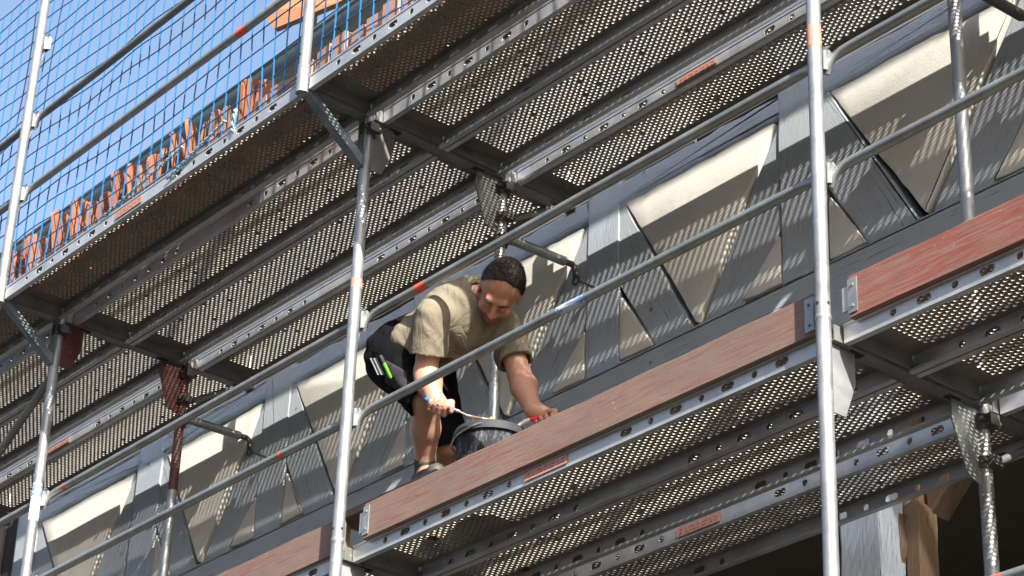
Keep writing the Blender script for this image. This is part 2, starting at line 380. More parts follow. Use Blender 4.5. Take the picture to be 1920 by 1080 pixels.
for i in range(len(posts)-1):
    a, b_ = posts[i][1], posts[i+1][0]
    q = 0.012*math.sin(i*1.7+1)
    m_ = a + 0.475*(b_-a)/0.99 + q
    timber('brace', [(a-0.06, 1.99), (a+0.028, 1.972), (m_-0.008, ZS-0.03), (a+0.225+q, ZS-0.03), (a-0.004, 1.52+q), (a-0.06, 1.6)], (a-0.02, 1.85), (a+0.36, ZS-0.03), 'grey_timber', YF+0.004)
    timber('brace', [(b_+0.06, 1.97), (b_-0.012, 1.945), (m_+0.012, ZS-0.03), (b_-0.24-q, ZS-0.03), (b_+0.004, 1.45-q), (b_+0.06, 1.53)], (m_+0.13, ZS-0.03), (b_, 1.78), 'grey_timber', YF+0.006)
    panel([(a+0.03, 1.962), (b_-0.012, 1.952+q*0.5), (m_+0.002, ZS+0.004)], i+1)
    panel([(a+0.002, 1.505+q), (a+0.215+q, ZS+0.006), (a+0.002, ZS+0.006)], i+21, 0.008)
    panel([(b_-0.002, 1.432-q), (b_-0.002, ZS+0.006), (b_-0.23-q, ZS+0.006)], i+41, 0.008)
    j = 0.012*math.sin(i*3.1)
    timber('top_plate', [(a-0.03, ZT-0.005), (b_+0.03, ZT+j), (b_+0.03, 2.085+j), (a-0.03, 2.078)], (a, 2.02), (b_, 2.02+j), 'blue_grey_timber', YF+0.010-0.012, R=0.02, wob=0.008)
    if i not in gap_bays:
        mb = MB().box(a+0.005, b_-0.005, YF+0.02, YF+0.05, 2.096, 2.31); hpart(mb, 'frieze_board', 'soffit_white')
    else:
        mb = MB().box(a+0.005, a+0.45*(b_-a), YF+0.02, YF+0.05, 2.11, 2.31); hpart(mb, 'frieze_board', 'soffit_white')
timber('sill_beam', [(-5.3, 0.86), (5.4, 0.86), (5.4, ZS), (-5.3, ZS)], (-5.3, 1.0), (5.4, 1.0), 'grey_timber', YF-0.006, 0.16)
timber('storey_beam', [(-6.4, 0.60), (6.9, 0.60), (6.9, 0.852), (-6.4, 0.852)], (-6.4, 0.72), (6.9, 0.72), 'old_brown_wood', YF-0.002, 0.2)
# raw boards closing the end bay
for k, x in enumerate((-5.262, -5.385, -5.52, -5.68)):
    timber('raw_post', [(x-0.085, 0.86), (x, 0.86), (x, 2.3), (x-0.085, 2.3)], (x-0.04, 0.86), (x-0.04, 2.3), 'raw_wood' if k != 2 else 'old_brown_wood', YF+0.05+0.03*(k % 2))
hpart(MB().box(-6.35, 6.85, YF+0.07, YF+0.25, 0.855, 2.34), 'core_wall', 'dark_void')
# wall above, under the eaves
hpart(MB().box(-6.35, 6.85, YF-0.015, YF+0.25, 2.345, 3.62), 'upper_wall', 'soffit_white')
timber('eaves_beam', [(-6.35, 2.33), (6.85, 2.33), (6.85, 2.46), (-6.35, 2.46)], (-6.35, 2.4), (6.85, 2.4), 'grey_timber', YF-0.03)
# ground floor: open front with a dark room behind
hpart(MB().box(-6.35, 6.85, YF-0.01, YF+0.25, GZ, -2.1), 'plinth_wall', 'render_dark')
hpart(MB().box(-6.35, -6.1, YF+0.26, 8.7, GZ, 3.6), 'gable_wall', 'plaster')
hpart(MB().box(6.6, 6.85, YF+0.26, 8.7, GZ, 3.6), 'gable_wall', 'plaster')
hpart(MB().box(-6.35, 6.85, 8.71, 8.95, GZ, 3.6), 'rear_wall', 'plaster')
hpart(MB().box(-6.09, 6.59, 4.0, 4.15, -2.09, 0.6), 'partition_wall', 'interior')
hpart(MB().box(-6.09, 6.59, YF+0.26, 3.99, -2.3, -2.1), 'room_floor', 'interior')
hpart(MB().box(-6.09, 6.59, YF+0.26, 3.99, 0.605, 0.75), 'room_ceiling', 'interior')
hpart(MB().box(-6.34, -6.1, YF, YF+0.24, -2.095, 0.595), 'corner_post', 'interior')
hpart(MB().box(6.6, 6.84, YF, YF+0.24, -2.095, 0.595), 'corner_post', 'interior')
for x in (-4.2, -1.3, 1.462, 4.3):
    timber('ground_floor_post', [(x, -2.095), (x+0.205, -2.095), (x+0.2, 0.598), (x, 0.598)], (x+0.1, -2.09), (x+0.1, 0.59), 'pale_blue_timber', YF, 0.13, R=0.012)
timber('door_post', [(1.612, -2.09), (1.665, -2.09), (1.66, 0.59), (1.612, 0.59)], (1.64, -2.09), (1.64, 0.59), 'old_brown_wood', YF+0.10, 0.12, R=0.012, wob=0.012)
timber('raw_post', [(1.668, -2.09), (1.742, -2.09), (1.740, 0.085), (1.715, 0.11), (1.668, 0.095)], (1.72, -2.09), (1.72, 0), 'raw_wood', YF+0.13, 0.10, R=0.006, wob=0.006)
timber('batten', [(1.675, 0.05), (1.705, 0.05), (1.705, 0.59), (1.675, 0.59)], (1.69, 0), (1.69, 0.5), 'raw_wood', YF+0.18, 0.04, R=0.004, wob=0.001)
timber('brace', [(1.72, 0.05), (1.98, 0.30), (2.15, 0.40), (2.15, 0.59), (2.0, 0.59), (1.70, 0.35)], (1.75, 0.1), (2.1, 0.5), 'old_brown_wood', YF+0.20, 0.10, R=0.012)
# roof: slab over boards, gutter along the eaves
YE, ZE, TP = 0.69, 3.345, math.tan(math.radians(36))
def rz(y): return ZE+(y-YE)*TP
roof = hpart(MB().prism([(YE, ZE), (YE, ZE-0.03), (5.0, rz(5.0)-0.16), (9.5, rz(5.0)-0.16-4.5*TP), (9.5, rz(5.0)-4.5*TP), (5.0, rz(5.0))], 'x', -6.6, 7.1), 'roof', 'roof_membrane')
sof = hpart(MB().prism([(YE+0.05, ZE-0.045), (YE+0.05, ZE-0.08), (YF-0.02, rz(YF)-0.30), (YF-0.02, rz(YF)-0.20)], 'x', -6.5, 7.0), 'soffit', 'orange_board')  # orange here stands in for light bounced onto the soffit boards
g = MB(); prof = [(0.075*math.cos(PI+PI*k/8), 0.075*math.sin(PI+PI*k/8)) for k in range(9)]
inner = [(0.071*math.cos(2*PI-PI*k/8), 0.071*math.sin(2*PI-PI*k/8)) for k in range(9)]
g.prism([(YE-0.08+p[0], ZE+p[1]) for p in prof+inner], 'x', -6.6, 7.1)
g.tube([(-6.6, YE-0.158, ZE+0.002), (7.1, YE-0.158, ZE+0.002)], 0.009, 8)
hpart(g, 'gutter', 'zinc', True)
for k in range(16):
    x = -6.3+k*0.86; b_ = MB()
    b_.tube([(x, YE-0.08+0.079*math.cos(PI+PI*q/8), ZE+0.079*math.sin(PI+PI*q/8)) for q in range(9)], (0.0025), 6)
    b_.tube([(x, YE-0.001, ZE+0.0), (x, YE+0.06, ZE+0.05)], 0.003, 6); hpart(b_, 'gutter_bracket', 'dark_iron')
# tilted orange board resting over the eaves
p = [Vector(at_y(*q, YY)) for q, YY in (((497, 27), 0.86), ((521, 60), 0.80), ((640, 12), 0.80), ((860, -105), 0.80), ((700, -100), 1.15), ((560, -22), 1.1))]
nrm = (p[2]-p[1]).cross(p[0]-p[1]).normalized()*0.03
eb = empty('eaves_board', tuple(p[1]), 'orange brown board sticking out over the gutter', 'board')
ob = MB(); k = len(p); ob.add([q-p[1] for q in p]+[q+nrm-p[1] for q in p], [tuple(range(k)), tuple(range(2*k-1, k-1, -1))]+[(i, i+k, (i+1) % k+k, (i+1) % k) for i in range(k)])
ob.build('sheet', 'orange_board', eb)
for q in (p[2]*0.4+p[5]*0.6, p[3]*0.5+p[4]*0.5):
    MB().tube([q-p[1]+Vector((0, 0, 0.01)), Vector((q.x, q.y, rz(q.y)+0.002))-p[1]], 0.025, 8).build('prop', 'raw_wood', eb)

# unseen houses behind the viewer, added to block low sky light
def unseen_house(x0, x1, h, mat, label):
    t = empty('unseen_house', ((x0+x1)/2, -14.0, GZ), label, 'house', 'unseen houses added across the street'); w_ = (x1-x0)/2-0.02
    MB().box(-w_, w_, -4, 4, 0, h).build('wall', mat, t)
    MB().prism([(-4.4, h+0.02), (4.4, h+0.02), (0, h+2.6)], 'x', -w_, w_).build('roof', 'clay_brick', t)
    for fl in range(int(h//2.8)):
        for k in range(int(w_//0.9)):
            x = -w_+0.9+k*1.75
            if x > w_-0.9: continue
            wn = MB().box(x-0.5, x+0.5, 3.99, 4.05, 0.9+fl*2.8, 2.2+fl*2.8).build('window', 'white_paint', t)
            for s_ in (-1, 1): MB().box(x+s_*0.23-0.20, x+s_*0.23+0.20, 4.04, 4.055, 0.97+fl*2.8, 2.13+fl*2.8).build('pane', 'window_glass', wn)
    d_ = MB().box(w_-0.85, w_-0.05, 3.99, 4.06, 0, 2.1).build('door', 'old_brown_wood', t); MB().box(w_-0.2, w_-0.14, 4.06, 4.1, 1.0, 1.12).build('handle', 'bright_steel', d_)
unseen_house(-22, -12, 8.2, 'render_grey', 'unseen grey rendered house added across the street past the far scaffold end')
unseen_house(-12, -3, 9.0, 'render_warm', 'unseen warm rendered house added across the street opposite the far end bay')
unseen_house(-3, 6, 8.4, 'render_grey', 'unseen grey rendered house added across the street opposite the worker')
unseen_house(6, 17, 8.8, 'render_warm', 'unseen long warm rendered house added across the street opposite the bright red board')

# ------------------------------------------------------------------ scaffold: shared pieces
LB = 2.57; YI = 0.744; YC = -0.345
FX = {-2: -5.14, -1: -2.57, 0: 0.0, 1: 2.57, 2: 5.14}
TR = 0.0242
def lug_mesh():
    mb = MB()
    mb.prism([(0.020, -0.045), (0.058, -0.030), (0.062, 0.035), (0.050, 0.045), (0.020, 0.030)], 'x', -0.021, -0.017)
    mb.prism([(0.020, -0.045), (0.058, -0.030), (0.062, 0.035), (0.050, 0.045), (0.020, 0.030)], 'x', 0.017, 0.021)
    mb.box(-0.0168, 0.0168, 0.056, 0.060, -0.03, 0.03)
    return mb.mesh('guardrail_lug', 'galvanized')
LUG = lug_mesh()
WEDGE = MB().prism([(-0.006, -0.075), (0.012, -0.085), (0.016, 0.05), (0.03, 0.062), (-0.012, 0.06)], 'y', 0.030, 0.036).mesh('wedge', 'galvanized')
def ustd(mb, x, y0, y1, zc, wd=0.05, h=0.054, t=0.004):
    """U-shaped cross member, open at the top"""
    mb.box(x-wd/2, x+wd/2, y0, y1, zc-h/2, zc-h/2+t)
    mb.box(x-wd/2, x-wd/2+t, y0, y1, zc-h/2+t, zc+h/2); mb.box(x+wd/2-t, x+wd/2, y0, y1, zc-h/2+t, zc+h/2)
    return mb
def coupler(mb, x, y, z, r=0.036, h=0.05):
    mb.tube([(x, y, z-h/2), (x, y, z+h/2)], r, 12)
    mb.box(x+0.01, x+0.055, y-0.022, y+0.022, z-h*0.4, z+h*0.4)
    mb.tube([(x+0.03, y-0.045, z), (x+0.03, y+0.045, z)], 0.007, 8); mb.tube([(x+0.03, y+0.034, z), (x+0.03, y+0.047, z)], 0.013, 6)
    return mb
def frame(ix, ztop, label, smat='galvanized', imat='galvanized_old', gmat='transom_steel', gmat2=None, low=None, lugs=True, paint=None, ipaint=None):
    X = FX[ix]; zb = ztop-2.0
    f = empty('scaffold_trestle', (X, 0, zb), label, 'scaffold frame', 'scaffold frames carrying the decks')
    zlo = (low-zb) if low is not None else 0.035
    for y, mt_, nm in ((0, smat, 'standard'), (YI, imat, 'standard')):
        mb = MB(); mb.tube([(0, y, zlo), (0, y, zlo+0.02), (0, y, 1.0), (0, y, 2.034)], TR, 20)
        s = mb.build(nm, mt_, f, True)
        MB().tube([(0, y, zlo+0.004), (0, y, zlo+0.01), (0, y, zlo+0.018), (0, y, zlo+0.024)], [0.0246, 0.0268, 0.0268, 0.0246], 20).build('collar', mt_, s, True)
        MB().tube([(0.0, y-0.001, 1.65), (0.0, y-0.001, 1.67)], 0.0247, 16).build('pin_band', mt_, s, True) if False else None
        h = MB().tube([(0.0225, y, zlo+0.06), (0.0252, y, zlo+0.06)], 0.006, 10).build('pin_hole', 'dark_void', s, True)
        h = MB().tube([(0, y-0.0225, zlo+0.06), (0, y-0.0252, zlo+0.06)], 0.006, 10).build('pin_hole', 'dark_void', s, True)
        if low is not None:
            MB().box(-0.075, 0.075, y-0.075, y+0.075, zlo-0.012, zlo).build('base_plate', 'galvanized_old', f)
    tr = ustd(MB(), 0, 0.021, YI-0.021, 2.0).build('transom', 'transom_steel', f)
    for y in (0.14, 0.60): MB().box(-0.014, 0.014, y-0.03, y+0.03, 1.9705, 1.9728).build('transom_slot', 'dark_void', tr)
    MB().prism([(0.022, 1.971), (0.135, 1.971), (0.135, 1.86), (0.085, 1.735), (0.022, 1.735)], 'x', -0.003, 0.003).build('gusset', gmat, f)
    MB().prism([(YI-0.022, 1.971), (YI-0.15, 1.971), (YI-0.155, 1.90), (YI-0.09, 1.72), (YI-0.022, 1.70)], 'x', -0.003, 0.003).build('gusset', gmat2 or gmat, f)
    if lugs:
        for z in (0.586, 1.023):
            link('guardrail_lug', LUG, f, (0, 0.0, z)); wdg = link('wedge', WEDGE, f, (0.0, 0.0, z-0.01)); wdg.rotation_euler = (0, 0.25, 0)
    if ipaint:
        for z0, z1, mt_ in ipaint: MB().tube([(0, YI, z0), (0, YI, z1)], TR+0.0006, 20, False).build('paint_band', mt_, f, True)
    if paint:
        for z0, z1, mt_ in paint:
            MB().tube([(0, 0, z0), (0, 0, z1)], TR+0.0006, 20, False).build('paint_band', mt_, f, True)
    return f
frame(-2, 2.0, 'scaffold frame at the far end of the scaffold beyond the dark red gussets')
frame(-1, 2.0, 'scaffold frame with dark red corner gussets and reddish inner standard', 'galvanized', 'galvanized_old', 'red_steel', 'red_steel', ipaint=[(1.28, 1.99, 'red_steel')], paint=[(0.9, 1.02, 'white_paint'), (1.02, 1.09, 'blue_smear')])
frame(0, 2.0, 'scaffold frame with bluish outer standard beside the stooping worker', 'galvanized', 'rail_steel', paint=[(1.155, 1.20, 'sticker_orange')])  # inner standard given darker steel to stand for its shade
frame(1, 2.0, 'scaffold frame with bright outer standard between the worn and the bright red toe boards', 'galvanized', 'galvanized', paint=[(1.06, 1.145, 'sticker_orange')])
frame(2, 2.0, 'scaffold frame at the end of the bright red toe board')
for ix in FX:
    lab = {-2: 'lower scaffold frame under the far end bay', -1: 'lower scaffold frame under the dark red gussets', 0: 'lower scaffold frame under the end of the worn red toe board behind the worker',
           1: 'lower scaffold frame with pale pentagon gusset under the bright red toe board end', 2: 'lower scaffold frame under the far end of the bright red toe board'}[ix]
    frame(ix, 0.0, lab, 'galvanized', 'galvanized_old', 'galvanized', 'galvanized_old')
for ix in FX:
    frame(ix, -2.0, 'base '+{-2: 'scaffold frame on the paving at the far end', -1: 'scaffold frame on the paving below the dark red gussets', 0: 'scaffold frame on the paving below the worker', 1: 'scaffold frame on the paving below the bright red board end', 2: 'scaffold frame on the paving past the bright red board'}[ix], 'galvanized', 'galvanized_old', low=GZ+0.012)
# ledge braces on the rear: one diagonal per level in the end bay
d = MB().tube([(-5.14, 0.03, 0.25), (-2.62, 0.03, 1.72)], 0.021, 12); tag(d.build('diagonal_brace', 'transom_steel', None, True), 'dark diagonal scaffold tube running down from the dark red gusset', 'scaffold brace')
d = MB().tube([(2.62, YI+0.02, -0.20), (4.9, YI+0.02, 0.02+0.9), ], 0.021, 12)

# ---- decks
DL = 2.505; DW = 0.32; DH = 0.068
def deck_meshes(seed=1):
    rr = random.Random(seed); P = MB(); px, py = 0.0205, 0.0238; r = 0.0071; col = 0.0020
    x0, x1 = 0.085, DL-0.085; nx = int((x1-x0)/px); x1 = x0+nx*px
    y0, rows = 0.024, 11; y1 = y0+(rows+0.5)*py
    for i in range(nx):
        a = x0+i*px; off = 0 if i % 2 == 0 else py/2
        if off: P.add([(a, y0, 0), (a+px, y0, 0), (a+px, y0+off, 0), (a, y0+off, 0)], [(0, 1, 2, 3)])
        else: P.add([(a, y1-py/2, 0), (a+px, y1-py/2, 0), (a+px, y1, 0), (a, y1, 0)], [(0, 1, 2, 3)])
        for j in range(rows):
            c = y0+off+j*py
            if rr.random() < 0.014: P.add([(a, c, 0), (a+px, c, 0), (a+px, c+py, 0), (a, c+py, 0)], [(0, 1, 2, 3)]); continue     # clogged hole
            hole_cell(P, a, a+px, c, c+py, a+px/2, c+py/2, r, r, 12, lambda u, v_, w_: (u, v_, w_), col)
    for (a, b_, c, d_) in ((0, DL, 0, y0), (0, DL, y1, DW), (0, x0, y0, y1), (x1, DL, y0, y1)):
        P.add([(a, c, 0), (b_, c, 0), (b_, d_, 0), (a, d_, 0)], [(0, 1, 2, 3)])
    plate = P.mesh('plate', 'deck_plate', False, False); plate.materials.append(MATS['sunlit_rim'])
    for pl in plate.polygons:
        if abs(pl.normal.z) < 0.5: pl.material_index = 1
    def web(y, s):
        W = MB(); to3 = lambda u, v_, w_: (u, y-s*w_, v_)
        zb, zt = -DH, 0.0
        xs = sorted([0.204+0.123*k for k in range(7)]+[DL-0.204-0.123*k for k in range(7)])
        hx = 0.0615; cur = 0.0; fl = []
        for k, x in enumerate(xs):
            a, b_ = x-hx, x+hx
            if a > cur+1e-4: W.add([to3(cur, zb, 0), to3(a, zb, 0), to3(a, zt, 0), to3(cur, zt, 0)], [(0, 1, 2, 3)])
            oval = (k % 2 == 1)
            hole_cell(W, a, b_, zb, zt, x, zb+0.033, 0.030 if oval else 0.0135, 0.0140 if oval else 0.0135, 20, to3, -0.003, 1.0 if oval else 0.0)
            cur = b_
        W.add([to3(cur, zb, 0), to3(DL, zb, 0), to3(DL, zt, 0), to3(cur, zt, 0)], [(0, 1, 2, 3)])
        # rolled shoulder at the top and returned lip below
        W.add([(0, y, -DH), (DL, y, -DH), (DL, y+s*0.024, -DH), (0, y+s*0.024, -DH), (0, y+s*0.024, -DH+0.010), (DL, y+s*0.024, -DH+0.010)], [(0, 1, 2, 3), (3, 2, 5, 4)])
        W.add([(0, y-s*0.003, -0.008), (DL, y-s*0.003, -0.008), (DL, y-s*0.003, -0.001), (0, y-s*0.003, -0.001), (0, y, -0.012), (DL, y, -0.012)], [(0, 1, 2, 3), (0, 1, 5, 4)])
        return W.mesh('side_rail', 'deck_steel', False, False)
    def claw():
        W = MB(); W.box(0.0, 0.004, 0.004, DW-0.004, -0.055, -0.002)
        k = 14; vs = []
        for i in range(k+1):
            y = 0.006+(DW-0.012)*i/k; e = 0.030+0.008*math.sin(i*1.9)+(0.006 if 3 < i < 7 or 9 < i < 13 else 0)
            vs += [(-0.0, y, -0.052), (-e, y, -0.040+0.004*math.sin(i*2.6)), (-e-0.004, y, -0.018)]
        W.add(vs, [(3*i+j, 3*i+3+j, 3*i+4+j, 3*i+1+j) for i in range(k) for j in range(2)])
        W.box(-0.036, -0.0005, 0.03, 0.13, -0.017, -0.010); W.box(-0.036, -0.0005, 0.19, 0.29, -0.017, -0.010)
        return W.mesh('end_claw', 'transom_steel', False)
    return plate, web(0.0, 1), web(DW, -1), claw()
D_PLATE, D_WEBA, D_WEBB, D_CLAW = deck_meshes(1); PLATES = [D_PLATE, deck_meshes(2)[0], deck_meshes(3)[0]]
STICK = MB().box(1.03, 1.262, -0.0046, -0.0034, -0.055, -0.018).mesh('sticker', 'sticker_orange')
PRINT = MB()
for k in range(9):
    for q in range(2):
        x = 1.05+0.022*k+0.004*((k*7+q*3) % 3); PRINT.box(x, x+0.008+0.006*((k*5+q) % 2), -0.0052, -0.00465, -0.046+q*0.012, -0.042+q*0.012)
PRINT = PRINT.mesh('sticker_print', 'sticker_print')
def deck(ib, y, z, label, sticker=False, flip=False):
    X = FX[ib]+0.0325
    d = empty('scaffold_deck', (X, y, z+0.036), label, 'scaffold deck', 'perforated steel decks')
    link('plate', PLATES[rnd.randrange(3)], d); link('side_rail', D_WEBA, d); link('side_rail', D_WEBB, d)
    link('end_claw', D_CLAW, d); c = link('end_claw', D_CLAW, d, (DL, DW, 0), (0, 0, PI))
    if sticker:
        s = link('sticker', STICK, d); link('sticker_print', PRINT, s)
    return d
BAY = {-2: 'in the far end bay', -1: 'in the roof tile bay', 0: 'in the bucket bay', 1: 'in the bright red board bay'}
ROW = [(-0.333, 'outermost upper perforated steel deck under the blue net '), (0.056, 'upper perforated steel deck second from the blue net '),
       (0.384, 'upper perforated steel deck third from the blue net '), (0.800, 'upper perforated steel deck next to the timber wall ')]
for ib in (-2, -1, 0, 1):
    for r_, (y, t) in enumerate(ROW):
        deck(ib, y, 2.0, t+BAY[ib], sticker=(r_ == 0 and ib in (-1,)) or (r_ == 3 and ib in (-2, 0)))
    for r_, (y, t) in enumerate([(0.056, 'lower perforated steel deck behind the toe board '), (0.384, 'lower perforated steel deck in the middle of the three '), (0.800, 'lower perforated steel deck next to the timber wall ')]):
        deck(ib, y, 0.0, t+BAY[ib], sticker=(r_ == 0 and ib == 0) or (r_ == 2 and ib == 0))
for ib in (-2, -1, 0, 1):
    x0 = FX[ib]+0.08+0.03*ib; L = 2.40
    o = MB().box(0, L, 0, 0.066, 0, 0.03).build('shade_plank', 'old_brown_wood', None, False, (x0, 0.849, 2.0405)); o.rotation_euler = (0, 0, 0.003*ib)  # added plank, blocks sun through part of the deck holes
    tag(o, 'narrow sun blocking plank added on the upper wall side deck '+BAY[ib], 'plank', 'planks added on the upper decks to block sun')
    o = MB().box(0, L+0.05, 0, 0.098, 0, 0.004).box(0, L+0.05, 0.045, 0.05, -0.02, -0.0005).build('shade_strip', 'deck_steel', None, False, (x0-0.02, 0.672, 2.0372))  # added strip, keeps sun through the deck slot off the sill
    tag(o, 'added steel strip shading the slot between the upper decks '+BAY[ib], 'sun blocking strip', 'strips added to shade the deck slots')
# ---- brackets
def inner_bracket(ix, z, label, strut=True):
    b_ = empty('inner_bracket', (FX[ix], YI, z), label, 'scaffold bracket', 'brackets reaching to the wall')
    ustd(MB(), 0, 0.03, 0.395, 0).build('arm', 'transom_steel', b_)
    coupler(MB(), 0, 0, -0.075).build('coupler', 'dark_iron', b_, True)
    MB().tube([(0, 0.380, -0.026), (0, 0.380, 0.17)], 0.019, 12).build('spigot', 'galvanized_old', b_, True)
    MB().box(-0.03, 0.03, 0.396, 0.405, -0.04, 0.035).build('end_plate', 'galvanized_old', b_)
    if strut: MB().tube([(0, 0.03, -0.215), (0, 0.32, -0.03)], 0.014, 10).build('strut', 'transom_steel', b_, True)
    coupler(MB(), 0, 0, -0.22, h=0.04).build('coupler', 'dark_iron', b_, True)
for ix, t in ((-2, 'at the far end frame'), (-1, 'at the dark red gussets'), (0, 'above the worker\'s head'), (1, 'above the bright red toe board end'), (2, 'past the bright red toe board')):
    inner_bracket(ix, 2.0, 'dark steel inner bracket under the upper decks '+t)
    inner_bracket(ix, 0.0, 'dark steel inner bracket under the lower decks '+t.replace("above the worker's head", 'behind the worker').replace('above', 'below').replace('at the last frame of', 'past'), strut=(ix == 1))
def console(ix, label, mat):
    c = empty('console_bracket', (FX[ix], 0, 2.0), label, 'scaffold bracket', 'console brackets carrying the outer decks')
    ustd(MB(), 0, -0.325, -0.022, 0).build('arm', 'transom_steel', c)
    MB().add([(-0.022, -0.33, -0.035), (0.022, -0.33, -0.035), (0.022, -0.028, -0.275), (-0.022, -0.028, -0.275), (-0.022, -0.30, -0.02), (0.022, -0.30, -0.02), (0.022, -0.028, -0.225), (-0.022, -0.028, -0.225)],
             [(0,3,2,1),(4,5,6,7),(0,1,5,4),(1,2,6,5),(2,3,7,6),(3,0,4,7)]).build('strut', mat, c)
    MB().box(-0.024, 0.024, -0.030, -0.0245, -0.275, 0.02).build('back_plate', mat, c)
    MB().tube([(0, YC, -0.045), (0, YC, 0.075)], 0.0275, 18).build('socket', 'galvanized', c, True)
    coupler(MB(), 0, 0, -0.085).build('coupler', 'dark_iron', c, True)
    return c
console(-2, 'console bracket at the far end frame', 'galvanized_old'); console(-1, 'teal console bracket by the dark red gusset', 'teal_steel')
console(0, 'teal console bracket under the guard post beside the orange board', 'teal_steel'); console(1, 'console bracket above the bright red toe board end', 'galvanized_old'); console(2, 'console bracket at the last frame', 'galvanized_old')
def guard_post(ix, label):
    p = empty('guard_post', (FX[ix], YC, 2.0), label, 'scaffold post', 'posts holding the safety net')
    MB().tube([(0, 0, 0.076), (0, 0, 1.0), (0, 0, 2.05)], TR, 20).build('tube', 'galvanized', p, True)
    MB().tube([(0, 0, 0.076), (0, 0, 0.083), (0, 0, 0.09)], [0.0285, 0.0285, 0.0246], 20).build('collar', 'galvanized', p, True)
    for z in (0.586, 1.023, 1.5):
        link('guardrail_lug', LUG, p, (0, 0, z)); w_ = link('wedge', WEDGE, p, (0, 0, z-0.01)); w_.rotation_euler = (0, 0.25, 0)
    MB().tube([(0.0, -0.0225, 0.14), (0.0, -0.0252, 0.14)], 0.006, 10).build('pin_hole', 'dark_void', p, True)
guard_post(-2, 'pale steel guard post at the far end of the net'); guard_post(-1, 'pale steel guard post with three lugs against the blue sky')
guard_post(0, 'pale steel guard post in front of the orange board'); guard_post(1, 'pale steel guard post above the bright red toe board end'); guard_post(2, 'pale steel guard post at the last frame')
# ---- guardrails
def rail_mesh(mat):
    mb = MB(); x0, x1 = 0.006, LB-0.02
    mb.tube([(x0, 0, -0.055), (x0+0.012, 0, -0.03), (x0+0.035, 0, -0.008), (x0+0.075, 0, 0.0), (x0+0.13, 0, 0.0), (LB*0.5, 0, 0.001), (x1-0.12, 0, 0), (x1-0.07, 0, 0), (x1-0.045, 0, 0), (x1, 0, -0.004)],
            [(0.019, 0.006), (0.020, 0.006), (0.0215, 0.007), (0.020, 0.014), 0.0185, 0.0185, 0.0185, (0.019, 0.014), (0.023, 0.006), (0.023, 0.006)], 16, flat=(0, 0, 1))
    return mb.mesh('tube', mat, True)
RAIL = {k: rail_mesh(k) for k in ('rail_steel', 'galvanized_old', 'transom_steel')}
def guardrail(ib, y, z, label, mat='rail_steel', bands=()):
    g_ = link('guardrail', RAIL[mat], None, (FX[ib], y, z)); tag(g_, label, 'guardrail', 'guardrails between the standards')
    for x0, x1, m_ in bands: MB().tube([(x0, 0, 0), (x1, 0, 0)], 0.0192, 16, False).build('paint_band', m_, g_, True)
GZs = (0.594, 1.030)
for ib in (-2, -1, 0, 1):
    b_ = {-2: [], -1: [(0.19, 0.215, 'tape_red')], 0: [(0.36, 0.43, 'tape_red')], 1: []}[ib]
    guardrail(ib, 0.044, GZs[1], 'upper grey guardrail at the worker\'s level '+BAY[ib], bands=b_)
    b2 = {0: [(1.24, 1.39, 'blue_smear')], -1: [(2.05, 2.07, 'tape_red')]}.get(ib, [])
    guardrail(ib, 0.044, GZs[0], 'lower grey guardrail at the worker\'s level '+BAY[ib], bands=b2)
    guardrail(ib, YC+0.044, 2+GZs[1], 'upper dark guardrail on the net posts '+BAY[ib], 'transom_steel')
    guardrail(ib, YC+0.044, 2+GZs[0], 'lower dark guardrail on the net posts '+BAY[ib], 'rail_steel', bands=[(1.93, 2.01, 'tape_red')] if ib == -1 else ())
    guardrail(ib, 0.044, -2+GZs[1], 'guardrail below the worker\'s level '+BAY[ib], 'rail_steel', bands=[(0.50, 0.60, 'tape_red')] if ib == 1 else ())
# ---- toe boards
def toe_board(ib, y, z, x0, x1, mat, label):
    t = empty('toe_board', (FX[ib]+x0, y, z), label, 'toe board', 'wooden toe boards')
    L = x1-x0; mb = MB(); n = 24; vs = []
    for i in range(n+1):
        x = L*i/n; e = 0.0015*math.sin(i*1.3)+0.001*math.sin(i*3.7+ib)
        for (yy, zz) in ((0, 0), (0.003, -0.003), (0.027, -0.003), (0.03, 0), (0.03, 0.142+e), (0.027, 0.145+e), (0.003, 0.145+e), (0, 0.142+e)): vs.append((x, yy, zz))
    fs = [(i*8+j, i*8+(j+1) % 8, (i+1)*8+(j+1) % 8, (i+1)*8+j) for i in range(n) for j in range(8)]+[tuple(range(8)), tuple(n*8+j for j in range(7, -1, -1))]
    mb.add(vs, fs).build('plank', mat, t)
    for e, s in ((0.0, 1), (L, -1)):
        f = MB(); f.box(*(sorted((e-s*0.004, e+s*0.034))), -0.0035, -0.0005, 0.012, 0.132).box(*(sorted((e-s*0.034, e-s*0.0045))), 0.004, 0.009, 0.03, 0.115)
        f.box(*(sorted((e-s*0.0045, e-s*0.0008))), -0.003, 0.031, 0.014, 0.13)
        ff = f.build('end_fitting', 'galvanized_old', t)
        for zz in (0.035, 0.108): MB().tube([(e+s*0.016, -0.0034, zz), (e+s*0.016, -0.0085, zz)], 0.0055, 8).build('bolt', 'galvanized', ff, True)
    return t
toe_board(-2, 0.040, 0.031, 0.1, 2.47, 'worn_red_board', 'worn reddish toe board at the worker\'s level in the far end bay')
toe_board(-1, 0.040, 0.031, 0.10, 2.515, 'worn_red_board', 'worn reddish toe board behind the worker under the patterned shade')
toe_board(0, 0.030, 0.031, 0.125, 2.50, 'worn_red_board', 'long worn pinkish red toe board in front of the worker and bucket')
toe_board(1, 0.030, 0.031, 0.085, 2.46, 'bright_red_board', 'bright red painted toe board with steel end fitting')
toe_board(-2, -0.235, 2.034, 0.1, 2.47, 'worn_red_board', 'upper worn toe board behind the blue net in the far end bay')
